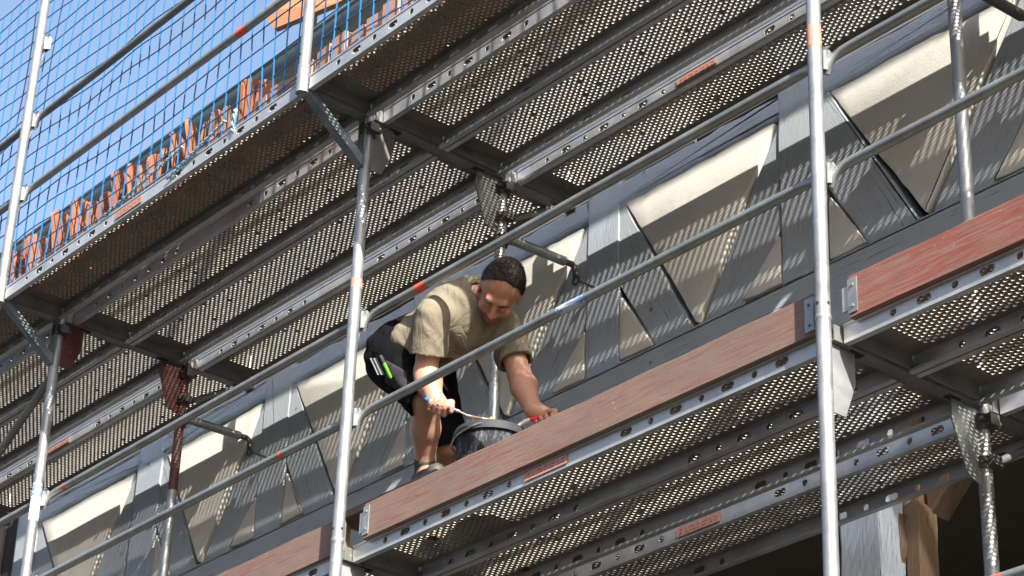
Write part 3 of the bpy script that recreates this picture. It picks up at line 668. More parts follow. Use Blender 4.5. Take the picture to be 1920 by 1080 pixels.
toe_board(-1, -0.235, 2.034, 0.1, 2.48, 'worn_red_board', 'upper worn toe board behind the blue net in front of the stacked roof tiles')
# ---- wall ties
def wall_tie(ix, z, dx, label, mat):
    t = empty('wall_tie', (FX[ix]+dx, YI, z), label, 'wall tie', 'ties between scaffold and wall')
    MB().tube([(0, -0.02, 0), (0, 0.33, 0.01)], 0.022, 14).build('tube', mat, t, True)
    coupler(MB(), -dx, 0, 0, 0.034).build('coupler', 'dark_iron', t, True)
    MB().tube([(0, 0.331, 0.01), (0, 0.375, 0.012), (0, 0.395, 0.0), (0, 0.40, -0.045)], 0.015, 10).build('hook', 'dark_iron', t, True)
    MB().tube([(0.02*math.cos(2*PI*k/12), 0.40, -0.06+0.02*math.sin(2*PI*k/12)) for k in range(13)], 0.006, 8, False).build('eye', 'dark_iron', t, True)
    mb = MB(); mb.tube([(0.012, 0.41+0.012*k, -0.064) for k in range(9)], [0.005 if k % 2 else 0.0065 for k in range(9)], 8); mb.build('threaded_bolt', 'dark_iron', t, True)
wall_tie(-1, 1.665, 0.05, 'grey steel wall tie beside the reddish standard', 'galvanized_old')
wall_tie(0, 1.665, 0.045, 'steel wall tie with pale band just above the worker\'s head', 'galvanized_old')
wall_tie(1, 1.665, 0.045, 'dark wall tie with hook above the bright red toe board', 'dark_iron')
# ---- safety net
def net(ib, label):
    t = MB(); sp = 0.095; X0 = FX[ib]; nx = int(LB/sp)+1; z0, z1 = 2.06, 4.05; nz = int((z1-z0)/sp)+1
    def pt(i, k):
        x = X0+i*LB/(nx-1); z = z0+k*(z1-z0)/(nz-1)
        sag = -0.035*math.sin(PI*((x-X0) % LB)/LB)*(1.0-0.5*abs(math.sin(3*z)))
        y = -0.262+0.010*math.sin(x*2.1+z*1.7)+0.006*math.sin(x*5.3-z*4.1)
        xx = x+0.020*vnoise(x*2.1+z*1.3, 3)+0.007*math.sin(z*6+x*9); zz = z+sag+0.022*vnoise(x*2.7-z*3.1, 9)
        if k == 0: zz = 2.085+0.02*math.sin(x*7)
        if z > 2.25 and z < 3.6: y -= 0.0
        return (xx, y, zz)
    r_ = 0.0035
    n1 = empty('safety_net', (X0, -0.262, 2.05), label, 'safety net', 'blue safety nets')
    inv = Matrix.Translation((-X0, 0.262, -2.05))
    a = MB(); b2 = MB(); kn = MB()
    for i in range(nx): a.tube([pt(i, k) for k in range(nz)], r_*1.05, 5, False)
    for k in range(1, nz): b2.tube([pt(i, k) for i in range(nx)], r_*0.9, 5, False)
    for i in range(nx):
        for k in range(1, nz):
            p_ = Vector(pt(i, k)); q = 0.0058
            kn.add([p_+Vector(v_)*q for v_ in ((1,0,0),(-1,0,0),(0,1,0),(0,-1,0),(0,0,1.5),(0,0,-1.5))], [(0,2,4),(2,1,4),(1,3,4),(3,0,4),(2,0,5),(1,2,5),(3,1,5),(0,3,5)])
    rp = MB().tube([pt(i, 0) for i in range(nx)], 0.006, 6, False)
    for mb, nm, mt_ in ((a, 'upright_cords', 'net_cord'), (b2, 'level_cords', 'net_cord'), (kn, 'knots', 'net_cord'), (rp, 'edge_rope', 'net_cord')):
        o = mb.build(nm, mt_, n1, True, fix=False); o.matrix_parent_inverse = inv
        o['kind'] = 'stuff'
for ib, t in ((-2, 'blue mesh safety net beyond the three lug guard post'), (-1, 'blue mesh safety net in front of the stacked roof tiles'), (0, 'blue mesh safety net in front of the orange board and gutter')): net(ib, t)
# pale cords tying the net down to the deck edge
def tie_cord(pts, label):
    mb = MB()
    for s in (0, PI):
        mb.tube([Vector(p_)+Vector((0.006*math.cos(k*1.3+s), 0.006*math.sin(k*1.3+s), 0)) for k, p_ in enumerate(pts)], 0.0042, 6)
    tag(mb.build('tie_cord', 'rope_pale', None, True), label, 'cord', 'cords tying the net down')
def lin(a, b_, n_=26): return [Vector(a).lerp(Vector(b_), k/n_) for k in range(n_+1)]
tie_cord(lin((-1.62, -0.338, 2.045), (-0.95, -0.340, 2.125), 40), 'pale twisted cord tying the net across the deck edge above the orange sticker')
tie_cord(lin((-1.05, -0.342, 2.00), (-0.60, -0.342, 2.10), 30), 'pale twisted cord tying the net to the deck edge near the teal bracket')
tie_cord([(-0.52+0.012*math.sin(k*0.6), -0.345-0.008*math.sin(k*0.5), 2.12-0.012*k) for k in range(10)], 'short white cord loop hanging over the deck edge near the guard post')
# ---- roof tiles stacked on the outer deck, bricks in the next bay
def tile_mesh():
    mb = MB(); w_, h_, t_ = 0.165, 0.295, 0.016; o = []
    for k in range(9): th = PI*k/8; o.append((w_/2*math.cos(th), h_-0.048+0.048*math.sin(th)))
    poly = [(-w_/2, 0), (w_/2, 0)]+o
    mb.prism(poly, 'y', -t_/2, t_/2); mb.box(-0.02, 0.02, t_/2, t_/2+0.02, 0.01, 0.03)
    return mb.mesh('roof_tile', 'clay_tile')
TILE = tile_mesh()
x = -3.6; k = 0
while x < -0.62:
    if not (-1.98 < x < -1.80) and not (-1.40 < x < -1.34):
        o = link('roof_tile', TILE, None, (x, -0.135+0.02*rnd.uniform(-1, 1), 2.05+rnd.uniform(0.0, 0.085)))
        o.rotation_euler = (rnd.uniform(-0.18, 0.22), rnd.uniform(-0.32, 0.14), math.radians(116+rnd.uniform(-16, 16)))
        tag(o, 'round-ended orange clay roof tile standing upright on the outer deck behind the blue net', 'roof tile', 'roof tiles stacked upright on the deck')
    x += rnd.uniform(0.055, 0.085); k += 1
for k, (x, yy, zz, rx) in enumerate(()):
    o = link('roof_tile', TILE, None, (x, yy, zz)); o.rotation_euler = (1.2, 0.35+0.1*k, 0.6); tag(o, 'dark clay roof tile lying askew on top of the upright row', 'roof tile', 'roof tiles lying askew')
BR = MB().box(-0.05, 0.05, -0.05, 0.05, 0, 0.235).mesh('clay_brick', 'clay_brick')
x = -0.50
while x < 1.3:
    o = link('clay_brick', BR, None, (x, -0.185+rnd.uniform(-0.01, 0.01), 2.040)); o.rotation_euler = (0, 0, rnd.uniform(-0.08, 0.08)); o.scale = (1, 1, 0.76+0.14*rnd.random())
    tag(o, 'pinkish clay brick standing in a row on the outer deck beyond the guard post', 'brick', 'bricks standing in a row on the deck'); x += 0.118
# ------------------------------------------------------------------ worker: implicit surfaces meshed on a grid
D0 = float(np.dot(np.array([.33, .17, .28])-CAM, FWD))
def J(px, py, dd): return at_d(px, py, D0+dd)
def nz(v): v = np.asarray(v, float); return v/np.linalg.norm(v)
class Field:
    def __init__(s, lo, hi, h):
        s.lo = np.array(lo, float); s.h = h; s.n = np.ceil((np.array(hi)-s.lo)/h).astype(int)+1
        s.F = np.full(s.n, 0.05, np.float32)
    def window(s, lo, hi):
        a = np.clip(np.floor((np.asarray(lo)-s.lo)/s.h).astype(int), 0, s.n-1); b_ = np.clip(np.ceil((np.asarray(hi)-s.lo)/s.h).astype(int)+1, 1, s.n)
        sl = tuple(slice(a[i], b_[i]) for i in range(3))
        g_ = [s.lo[i]+s.h*np.arange(a[i], b_[i], dtype=np.float32) for i in range(3)]
        return sl, np.stack(np.meshgrid(*g_, indexing='ij'), -1)
    def put(s, fn, lo, hi, k=0.02, op='add', pad=0.05):
        sl, P = s.window(np.asarray(lo)-pad, np.asarray(hi)+pad)
        if P.size == 0: return
        d = fn(P).astype(np.float32); A = s.F[sl]
        if op == 'add':
            hh = np.clip(0.5+0.5*(A-d)/k, 0, 1); s.F[sl] = A*(1-hh)+d*hh-k*hh*(1-hh)
        elif op == 'cut':
            d = -d; hh = np.clip(0.5-0.5*(A-d)/k, 0, 1); s.F[sl] = A*(1-hh)+d*hh+k*hh*(1-hh)
        elif op == 'and': s.F[sl] = np.maximum(A, d)
        elif op == 'disp': s.F[sl] = A+d
    def cone(s, a, b_, ra, rb, k=0.02, op='add', frame=None, flat=1.0):
        a, b_ = np.asarray(a, float), np.asarray(b_, float); R_ = max(ra, rb)*max(1, 1)
        ax = b_-a; L = float(ax@ax)
        def fn(P):
            q = P-a; t = np.clip((q@ax)/max(L, 1e-9), 0, 1); e = q-t[..., None]*ax
            if frame is not None:
                nn = np.asarray(frame, np.float32); c = e@nn; e = e+(c*(1/flat-1))[..., None]*nn
                return (np.linalg.norm(e, axis=-1)-(ra+(rb-ra)*t))*min(1, flat+0.15)
            return np.linalg.norm(e, axis=-1)-(ra+(rb-ra)*t)
        s.put(fn, np.minimum(a, b_)-R_, np.maximum(a, b_)+R_, k, op)
    def chain(s, pts, rs, k=0.02, **kw):
        for i in range(len(pts)-1): s.cone(pts[i], pts[i+1], rs[i], rs[i+1], k, **kw)
    def ell(s, c, axes, r, k=0.02, op='add'):
        c = np.asarray(c, float); A = np.array(axes, float); r = np.array(r, float)
        def fn(P):
            q = (P-c)@A.T; l0 = np.linalg.norm(q/r, axis=-1); l1 = np.linalg.norm(q/(r*r), axis=-1)
            return l0*(l0-1)/np.maximum(l1, 1e-6)
        s.put(fn, c-r.max(), c+r.max(), k, op)
    def mesh(s):
        F = s.F; F = np.pad(F, 1, constant_values=0.05); S = F < 0; n = np.array(F.shape)-1
        cs = np.zeros(n, np.int8)
        for dx in (0, 1):
            for dy in (0, 1):
                for dz in (0, 1): cs += S[dx:dx+n[0], dy:dy+n[1], dz:dz+n[2]]
        act = np.argwhere((cs > 0) & (cs < 8)); idx = np.full(n, -1, np.int64); idx[tuple(act.T)] = np.arange(len(act))
        acc = np.zeros((len(act), 3)); cnt = np.zeros(len(act))
        cor = [(x, y, z) for x in (0, 1) for y in (0, 1) for z in (0, 1)]
        for a in cor:
            for ax in range(3):
                if a[ax]: continue
                b_ = list(a); b_[ax] = 1
                fa = F[tuple((act+a).T)]; fb = F[tuple((act+b_).T)]; mk = (fa < 0) != (fb < 0)
                t = np.where(mk, fa/np.where(mk, fa-fb, 1), 0); p = np.array(a, float)+np.zeros((len(act), 3)); p[:, ax] += t
                acc[mk] += p[mk]; cnt[mk] += 1
        V = (act+acc/cnt[:, None]-1)*s.h+s.lo; Q = []
        for ax in range(3):
            u, v_ = (ax+1) % 3, (ax+2) % 3
            sl0 = [slice(None)]*3; sl1 = [slice(None)]*3; sl0[ax] = slice(0, -1); sl1[ax] = slice(1, None)
            E = np.argwhere(S[tuple(sl0)] != S[tuple(sl1)]); inside = S[tuple(E.T)]
            o = [E.copy() for _ in range(4)]; o[1][:, u] -= 1; o[2][:, u] -= 1; o[2][:, v_] -= 1; o[3][:, v_] -= 1
            q = np.stack([idx[tuple(np.clip(x, 0, n-1).T)] for x in o], 1); q[~inside] = q[~inside][:, ::-1]
            Q.append(q[(q >= 0).all(1)])
        return V, np.concatenate(Q)
def field_obj(f, name, mat, parent, color=None, smooth_iter=2):
    V, Q = f.mesh()
    for _ in range(smooth_iter):                                # light relaxing of the grid steps
        acc = np.zeros_like(V); cnt = np.zeros(len(V))
        for a, b_ in ((0, 1), (1, 2), (2, 3), (3, 0)):
            np.add.at(acc, Q[:, a], V[Q[:, b_]]); np.add.at(acc, Q[:, b_], V[Q[:, a]]); np.add.at(cnt, Q[:, a], 1); np.add.at(cnt, Q[:, b_], 1)
        V = V*0.5+0.5*acc/np.maximum(cnt, 1)[:, None]
    me = bpy.data.meshes.new(name); base = np.array(parent.location) if parent else np.zeros(3)
    me.vertices.add(len(V)); me.vertices.foreach_set('co', (V-base).astype(np.float32).ravel())
    me.loops.add(len(Q)*4); me.loops.foreach_set('vertex_index', Q.astype(np.int32).ravel())
    me.polygons.add(len(Q)); me.polygons.foreach_set('loop_start', np.arange(0, len(Q)*4, 4, dtype=np.int32))
    me.polygons.foreach_set('use_smooth', np.ones(len(Q), bool)); me.update(calc_edges=True); me.validate()
    me.materials.append(MATS[mat])
    if color is not None:
        at = me.color_attributes.new('tone', 'FLOAT_COLOR', 'POINT'); at.data.foreach_set('color', np.concatenate([color(V), np.ones((len(V), 1))], 1).astype(np.float32).ravel())
    o = bpy.data.objects.new(name, me); COL.objects.link(o)
    if parent: o.parent = parent
    return o
# materials of the figure
mt, n, l, b = new_mat('skin'); at = n.new('ShaderNodeAttribute'); at.attribute_name = 'tone'; v = coords(n, l, rnd_off=False)
f = noise(n, l, v, 40, 5, 0.6); c = mix(n, l, math_n(n, l, 'MULTIPLY', f, 0.45), at.outputs['Color'], (0.33, 0.13, 0.085)); fd = noise(n, l, v, 14, 6, 0.75); c = mix(n, l, ramp(n, l, fd, [(0.56, 0.0), (0.75, 0.35)]), c, (0.40, 0.33, 0.27))
l.new(c, b.inputs['Base Color']); b.inputs['Roughness'].default_value = 0.5; b.inputs['Subsurface Weight'].default_value = 0.04; b.inputs['Subsurface Radius'].default_value = (0.012, 0.005, 0.003)
bump(n, l, b, noise(n, l, v, 300, 3, 0.6), 0.12, 0.001)
def cloth_mat(name, col, dark, wr=0.35):
    mt, n, l, b = new_mat(name); v = coords(n, l, rnd_off=False)
    f = noise(n, l, v, 5, 6, 0.65); c = mix(n, l, f, dark, col)
    l.new(c, b.inputs['Base Color']); b.inputs['Roughness'].default_value = 1.0; b.inputs['Specular IOR Level'].default_value = 0.08;    wv = noise(n, l, coords(n, l, (9, 9, 3.5), rnd_off=False), 1.4, 4, 0.55, 1.2); fb = noise(n, l, v, 400, 2, 0.5)
    bump(n, l, b, math_n(n, l, 'ADD', wv, math_n(n, l, 'MULTIPLY', fb, 0.006)), wr, 0.05)
cloth_mat('shirt_khaki', (0.215, 0.19, 0.14), (0.165, 0.145, 0.105)); cloth_mat('shorts_black', (0.0075, 0.0075, 0.009), (0.0045, 0.0045, 0.0055)); cloth_mat('pocket_grey', (0.040, 0.039, 0.043), (0.024, 0.023, 0.026))
simple_mat('rule_grey', (0.30, 0.30, 0.28), 0.6)
mt, n, l, b = new_mat('hair'); v = coords(n, l, (1, 1, 0.4), rnd_off=False); f = noise(n, l, v, 160, 4, 0.7)
l.new(mix(n, l, f, (0.007, 0.004, 0.003), (0.028, 0.016, 0.011)), b.inputs['Base Color']); b.inputs['Roughness'].default_value = 0.55; bump(n, l, b, f, 0.9, 0.004)

ankR, kneeR, hipR = J(797, 884, .36), J(800, 748, .25), J(748, 672, .42)
hipL, kneeL, ankL = J(800, 690, .58), J(836, 832, .50), J(822, 925, .70)
pelv, waist, chest, neck = J(764, 668, .50), J(790, 640, .44), J(862, 592, .36), J(897, 558, .30)
head = J(938, 546, .20)
shR, elR, wrR = J(812, 592, .21), J(798, 700, .21), J(815, 748, .13)
shL, elL, wrL = J(948, 612, .42), J(974, 703, .28), J(999, 768, .12)
r_, u_, c_ = RIGHT, UP, -FWD
sh = nz(.94*r_-.33*u_+.0*c_); fh = nz(.70*(-.33*r_-.94*u_)+.71*c_); fh = nz(fh-sh*(fh@sh)); uh = np.cross(sh, fh); uh = uh if uh@c_ > 0 else -uh
HA = [sh, fh, uh]; HS = 1.06
def H(x, y, z): return head+HS*(x*sh+y*fh+z*uh)
man = empty('person', tuple(ankR*0.5+ankL*0.5-np.array([0, 0, .12])), 'person in khaki shirt and black shorts stooping over a bucket behind the toe board', 'person')
lo, hi = np.array([-.75, .0, .2]), np.array([1.05, .95, 1.5])
allp = np.array([ankR, kneeR, hipR, hipL, kneeL, ankL, pelv, chest, neck, head, shR, elR, wrR, shL, elL, wrL]); lo = allp.min(0)-.22; hi = allp.max(0)+.22
B = Field(lo, hi, 0.0048)
TA = nz(neck-pelv); TS = nz(shL-shR); TS = nz(TS-TA*(TS@TA)); TN = np.cross(TA, TS); TN = TN if TN@c_ > 0 else -TN
# trunk inside the clothes, limbs, neck
B.chain([pelv, waist, chest], [.125, .12, .14], frame=TN, flat=.72); B.cone(shR*.8+chest*.2, shL*.8+chest*.2, .06, .06)
B.chain([hipR, kneeR], [.078, .060]); B.chain([hipL, kneeL], [.078, .060])
calfR = kneeR*.62+ankR*.38; bk = -nz(.6*r_*0+np.array([.75, -.45, 0])); calfR = calfR+bk*.022
B.chain([kneeR, calfR, ankR*.85+kneeR*.15, ankR], [.054, .060, .038, .036]); calfL = kneeL*.6+ankL*.4+bk*.02
B.chain([kneeL, calfL, ankL], [.054, .058, .037])
toe = nz(np.array([.72, -.30, 0.0]))
for a in (ankR, ankL):
    B.chain([a, a+toe*.06+np.array([0, 0, -.06]), a+toe*.17+np.array([0, 0, -.075])], [.036, .036, .028])
B.chain([shR, shR*.5+elR*.5, elR], [.060, .052, .044]); B.chain([elR, elR*.65+wrR*.35, wrR], [.047, .052, .033])
B.chain([shL, shL*.5+elL*.5, elL], [.060, .052, .044]); B.chain([elL, elL*.65+wrL*.35, wrL], [.047, .053, .033])
B.chain([chest*.25+neck*.75, H(0, -.02, -.06)], [.068, .060])
# head and face
B.ell(H(0, -.015, .03), HA, np.array([.076, .097, .092])*HS, .01); B.ell(H(0, .025, -.045), HA, np.array([.060, .068, .075])*HS, .025)
B.ell(H(0, .062, -.095), HA, np.array([.030, .024, .020])*HS, .02); B.cone(H(-.028, .078, .020), H(.028, .078, .020), .017, .017, .014)
for s in (-1, 1):
    B.ell(H(s*.032, .098, -.004), HA, np.array([.017, .014, .010])*HS, .010, 'cut'); B.ell(H(s*.031, .082, -.005), HA, np.array([.014, .0135, .0125])*HS, .004)
    B.ell(H(s*.042, .062, -.035), HA, np.array([.020, .018, .016])*HS, .02)
    B.ell(H(s*.077, -.012, -.012), HA, np.array([.010, .022, .034])*HS, .006); B.ell(H(s*.085, -.006, -.010), HA, np.array([.006, .010, .018])*HS, .006, 'cut')
B.cone(H(0, .086, .006), H(0, .108, -.034), .0095*HS, .0125*HS, .010); B.ell(H(-.012, .098, -.038), HA, np.array([.009, .009, .008])*HS, .006); B.ell(H(.012, .098, -.038), HA, np.array([.009, .009, .008])*HS, .006)
B.cone(H(-.018, .083, -.064), H(.018, .083, -.064), .007, .007, .007); B.cone(H(-.015, .081, -.074), H(.015, .081, -.074), .008, .008, .007); B.chain([H(-.026, .088, -.0715), H(0, .094, -.068), H(.026, .088, -.0715)], [.0026, .0026, .0026], .004, op='cut')
# hands closed round their tools
def grip(wr, c, ax, front, rh, knuckle_dir):
    """wr wrist, c point on the handle, ax handle axis (index finger end), front: side seen by the viewer"""
    ax = nz(ax); e1 = nz(front-ax*(front@ax)); e2 = np.cross(ax, e1)
    if e2@knuckle_dir < 0: e2 = -e2
    palm = c-e1*(rh+.020)+e2*.004
    B.cone(wr, palm*.6+wr*.4, .029, .033, .02); B.cone(palm-ax*.026, palm+ax*.030, .023, .024, .015); B.cone(wr*.5+palm*.5, palm+e2*.012, .03, .024, .02)
    for i, (off, ln, fr) in enumerate(((.034, 1.0, .0098), (.012, 1.08, .0102), (-.010, 1.0, .0098), (-.030, .85, .0086))):
        rr = rh+fr+.001; pts = []
        for th in np.linspace(math.radians(195), math.radians(195-235*ln), 9):
            pts.append(c+ax*off+e1*(math.cos(th)*rr)+e2*(math.sin(th)*rr*1.1+(.010 if 60 < math.degrees(th) < 150 else 0)))
        B.chain(pts, list(np.linspace(fr*1.12, fr*.88, 9)), .003)
    # thumb leaves the palm's side and lies along the handle
    B.chain([wr*.45+palm*.55+ax*.012, c+ax*.046-e2*(rh+.012), c+ax*.056+e1*(rh+.008)-e2*.006, c+ax*.062+e1*(rh+.010)+e2*.012], [.016, .0125, .0115, .0095], .006)
hA, hB = J(797, 748, .110), J(854, 769, .085)            # trowel handle ends
hc = hA*.55+hB*.45; grip(wrR, hc, hB-hA, nz(c_*1.0+r_*.2), .011, -u_)
tA, tB = J(1001, 786, .085), J(1042, 781, .075)
tc = tA*.55+tB*.45; grip(wrL, tc, tB-tA, nz(c_*.9-u_*.4), .012, -u_)
def tone(V):
    q = (V-head)/HS; x, y, z = q@sh, q@fh, q@uh; on = np.exp(-np.maximum(np.linalg.norm(q, axis=1)-.14, 0)/.01)
    col = np.tile(np.array([.47, .265, .185]), (len(V), 1))
    leg = np.clip((.75-V[:, 2])/.1, 0, 1)*np.clip((.62-V[:, 0])/.1, 0, 1)*(1-on)
    col = col*(1-leg[:, None]*.15)+np.array([.46, .29, .23])*leg[:, None]*.15
    red = np.clip(on*np.clip((y-.02)/.05, 0, 1), 0, 1)[:, None]; col = col*(1-red)+np.array([.40, .185, .125])*red
    jaw = np.clip((-.040-z)/.02, 0, 1)*np.clip((y+.01)/.02, 0, 1)*on; lip = np.exp(-((z+.069)/.010)**2-(x/.020)**2)*(y > .05)*on
    st = np.clip(jaw*.95+np.exp(-((z+.052)/.008)**2-(x/.028)**2)*(y > .06)*on*.85-lip*.5, 0, .85)[:, None]
    col = col*(1-st)+np.array([.075, .045, .035])*st; lp = np.clip(lip*.7, 0, 1)[:, None]; col = col*(1-lp)+np.array([.36, .12, .10])*lp
    ey = np.zeros(len(V))
    for s in (-1, 1): ey += np.exp(-((x-s*.031)/.014)**2-((z+.010)/.0035)**2)*(y > .07)
    ey = np.clip(ey*on, 0, 1)[:, None]*.75; col = col*(1-ey)+np.array([.05, .03, .025])*ey
    return col
body = field_obj(B, 'body', 'skin', man, tone)
# hair, brows
Hf = Field(head-.17, head+.17, 0.004)
Hf.ell(H(0, -.018, .033), HA, np.array([.0795, .0985, .0945])*HS, .01)
def hairline(P):
    q = (P-head)/HS; x, y, z = q@sh, q@fh, q@uh
    front = .058-.9*np.abs(x)*0.30+.005*np.sin(x*90); d1 = (y-.034)*.9+(.070+.45*np.abs(np.abs(x)-.03)+.003*np.sin(x*130)-z)*.45
    side = np.where(y > -.005, (.030-z)+(y)*.35, np.where(y > -.035, -.012-z, -.055-z)); return np.maximum(d1, side).astype(np.float32)*.8
Hf.put(hairline, head-.2, head+.2, op='and')
def tuft(P):
    q = P@np.stack([sh, fh, uh], 1); return .0009*np.sin(q[..., 0]*260+3*np.sin(q[..., 1]*70))*np.sin(q[..., 1]*110+q[..., 2]*60)-.001
Hf.put(tuft, head-.2, head+.2, op='disp')
hair = field_obj(Hf, 'hair', 'hair', man, None, 1)
hv = np.array([v_.co[:] for v_ in hair.data.vertices]); hn = np.array([v_.normal[:] for v_ in hair.data.vertices]); rs = np.random.RandomState(3)
sel = np.where((hv+np.array(man.location)-head)@fh*0+np.abs(hn).sum(1) > 0)[0]; pick = rs.choice(sel, 11000); sv = []; sf = []
for i in pick:
    nn = hn[i]; loc = (hv[i]+np.array(man.location)-head)
    edge = np.clip(((loc@fh)/HS-.02)/.04, 0, 1); t = nz(nn*.32+fh*(.6-.3*edge)+rs.normal(0, .13, 3)); sd_ = nz(np.cross(t, nn)+1e-4); Ls = rs.uniform(.009, .016)*(1-.55*edge); a = hv[i]+rs.normal(0, .002, 3)-nn*.001; k0 = len(sv)
    sv += [tuple(a-sd_*.0008), tuple(a+sd_*.0008), tuple(a+t*Ls*.6+sd_*.0005-nn*.001), tuple(a+t*Ls-nn*.004)]; sf += [(k0, k0+1, k0+2), (k0, k0+2, k0+3)]
so_ = MB().add(sv, sf).build('hair_strands', 'hair', man, False, fix=False); so_['kind'] = 'stuff'
Bf = Field(head-.15, head+.15, 0.003)
for s in (-1, 1): Bf.chain([H(s*.014, .094, .015), H(s*.030, .093, .020), H(s*.048, .080, .016)], [.0042, .0042, .003], .003)
field_obj(Bf, 'eyebrows', 'hair', man, None, 1)
# shirt
Sf = Field(lo, hi, 0.0062)
belly = waist+TN*.02
Sf.chain([pelv+TA*.06, belly, chest], [.150, .150, .165], .03, frame=TN, flat=.72)
Sf.cone(shR*.9+chest*.1, shL*.9+chest*.1, .074, .074, .05); Sf.cone(chest, neck+nz(neck-chest)*.01, .145, .092, .05)
slR, slL = shR+(elR-shR)*.70, shL+(elL-shL)*.74
Sf.cone(shR, slR+(elR-shR)*.06, .070, .074, .010); Sf.cone(shL, slL+(elL-shL)*.06, .070, .074, .010)
# drape of the loose front hanging down
Sf.cone(chest-np.array([0, 0, .05]), waist-np.array([0, 0, .085])+TN*.02, .105, .10, .05)
def folds(P):
    q = P-chest; a = q@TA; s_ = q@TS; z = q[..., 2]
    f1 = np.sin(58*(a*.8+s_*.5)+4*np.sin(s_*17+1)+2.2*np.sin(z*23)); f2 = np.sin(44*(s_-a*.4)+3*np.sin(a*21)+2*np.sin(z*14+2))
    f3 = np.sin(95*(s_*.7+z*.7)+3*np.sin(a*33))
    return .0042*f1*np.clip(.5+np.sin(a*13+s_*7), 0, 1)+.0040*f2*np.clip(.4+np.sin(a*9-s_*11+2), 0, 1)+.0014*f3
Sf.put(folds, lo, hi, op='disp', pad=0)
def plane_cut(fld, p, nrm, rad):                        # trims a sleeve or leg at its hem
    p = np.asarray(p); nrm = nz(nrm)
    def fn(P):
        q = P-p; d = q@nrm; e = np.linalg.norm(q-d[..., None]*nrm, axis=-1); return np.where((e < rad) & (d > -.01) & (d < .14), d, -1.0)
    fld.put(fn, p-.2, p+.2, op='and')
plane_cut(Sf, slR, elR-shR, .13); plane_cut(Sf, slL, elL-shL, .13)
Sf.cone(slR-(elR-shR)*.10, elR, .059, .060, .006, 'cut'); Sf.cone(slL-(elL-shL)*.10, elL, .059, .060, .006, 'cut')
Sf.cone(neck*.95+chest*.05, H(0, -.01, -.06), .064, .072, .006, 'cut')
plane_cut(Sf, neck*1.0+nz(neck-chest)*.030, neck-chest, .10)
field_obj(Sf, 'shirt', 'shirt_khaki', man, None, 2)
# collar rib and sleeve hems
def ring(mb, c, ax, r, t, flat=None, k=28):
    ax = Vector(nz(ax)); a = ax.orthogonal().normalized(); b2 = ax.cross(a); base = Vector(man.location)
    mb.tube([Vector(c)-base+a*(r*math.cos(2*PI*i/k))+b2*(r*math.sin(2*PI*i/k)) for i in range(k+1)], t, 8, False); return mb
shirt_rib = ring(MB(), neck+nz(neck-chest)*.026, neck-chest, .071, .008).build('collar', 'shirt_khaki', man, True)
# shorts
Pf = Field(lo, hi, 0.006)
Pf.chain([hipR*.5+pelv*.5, pelv*.5+hipL*.5], [.155, .15], .04); Pf.cone(pelv, pelv+TA*.09, .158, .150, .04, frame=TN, flat=.8)
hemR, hemL = kneeR+nz(kneeR-hipR)*.0, kneeL+nz(kneeL-hipL)*.02
Pf.cone(hipR, kneeR+nz(kneeR-hipR)*.05, .118, .088, .04); Pf.cone(hipL, kneeL+nz(kneeL-hipL)*.06, .112, .085, .03)
def folds2(P):
    return .004*np.sin(P[..., 0]*48+P[..., 2]*34+3*np.sin(P[..., 1]*27))*np.clip(.5+np.sin(P[..., 2]*21), 0, 1)+.003*np.sin(P[..., 2]*70+4*np.sin(P[..., 0]*22))
Pf.put(folds2, lo, hi, op='disp', pad=0)
plane_cut(Pf, kneeR+nz(kneeR-hipR)*.015, kneeR-hipR, .14); plane_cut(Pf, hemL, kneeL-hipL, .13)
Pf.cone(kneeR-nz(kneeR-hipR)*.05, kneeR+nz(kneeR-hipR)*.10, .076, .076, .004, 'cut'); Pf.cone(kneeL-nz(kneeL-hipL)*.05, kneeL+nz(kneeL-hipL)*.1, .074, .074, .004, 'cut')
shorts = field_obj(Pf, 'shorts', 'shorts_black', man, None, 2)
# grey pocket patch laid on the shorts, sock and shoes
Qf = Field(lo, hi, 0.006); Qf.F[...] = Pf.F-.006
pc = J(738, 705, .28)
def patch(P):
    q = P-pc; a = q@r_; b2 = q@u_; d = np.maximum(np.maximum(np.abs(a-.01)-.046, np.abs(b2+a*.5)-.048), -(P-pelv)@c_-.02); return d
sl, PP = Qf.window(lo, hi); Qf.F = np.maximum(Qf.F, patch(PP).astype(np.float32)); field_obj(Qf, 'pocket', 'pocket_grey', man, None, 2)
for a, kn_ in ((ankR, kneeR), (ankL, kneeL)):
    d = nz(kn_-a); Kf = Field(a-.25, a+.25, 0.005); Kf.cone(a-d*.02, a+d*.045, .043, .045, .01)
    field_obj(Kf, 'sock', 'sock_grey', man, None, 1)
    Kf = Field(a-.3, a+.3, 0.006); Kf.chain([a+np.array([0, 0, -.035])-toe*.02, a+toe*.06+np.array([0, 0, -.066]), a+toe*.18+np.array([0, 0, -.078])], [.050, .046, .038], .02)
    field_obj(Kf, 'shoe', 'shoe_leather', man, None, 1)
MB().tube([Vector(pelv+TA*.085)-Vector(man.location)+Vector(TS)*(.150*math.cos(2*PI*i/36))+Vector(TN)*(.118*math.sin(2*PI*i/36)) for i in range(37)], [(.022, .007)]*37, 8, False, flat=tuple(TA)).build('belt', 'black_rubber', man, True)
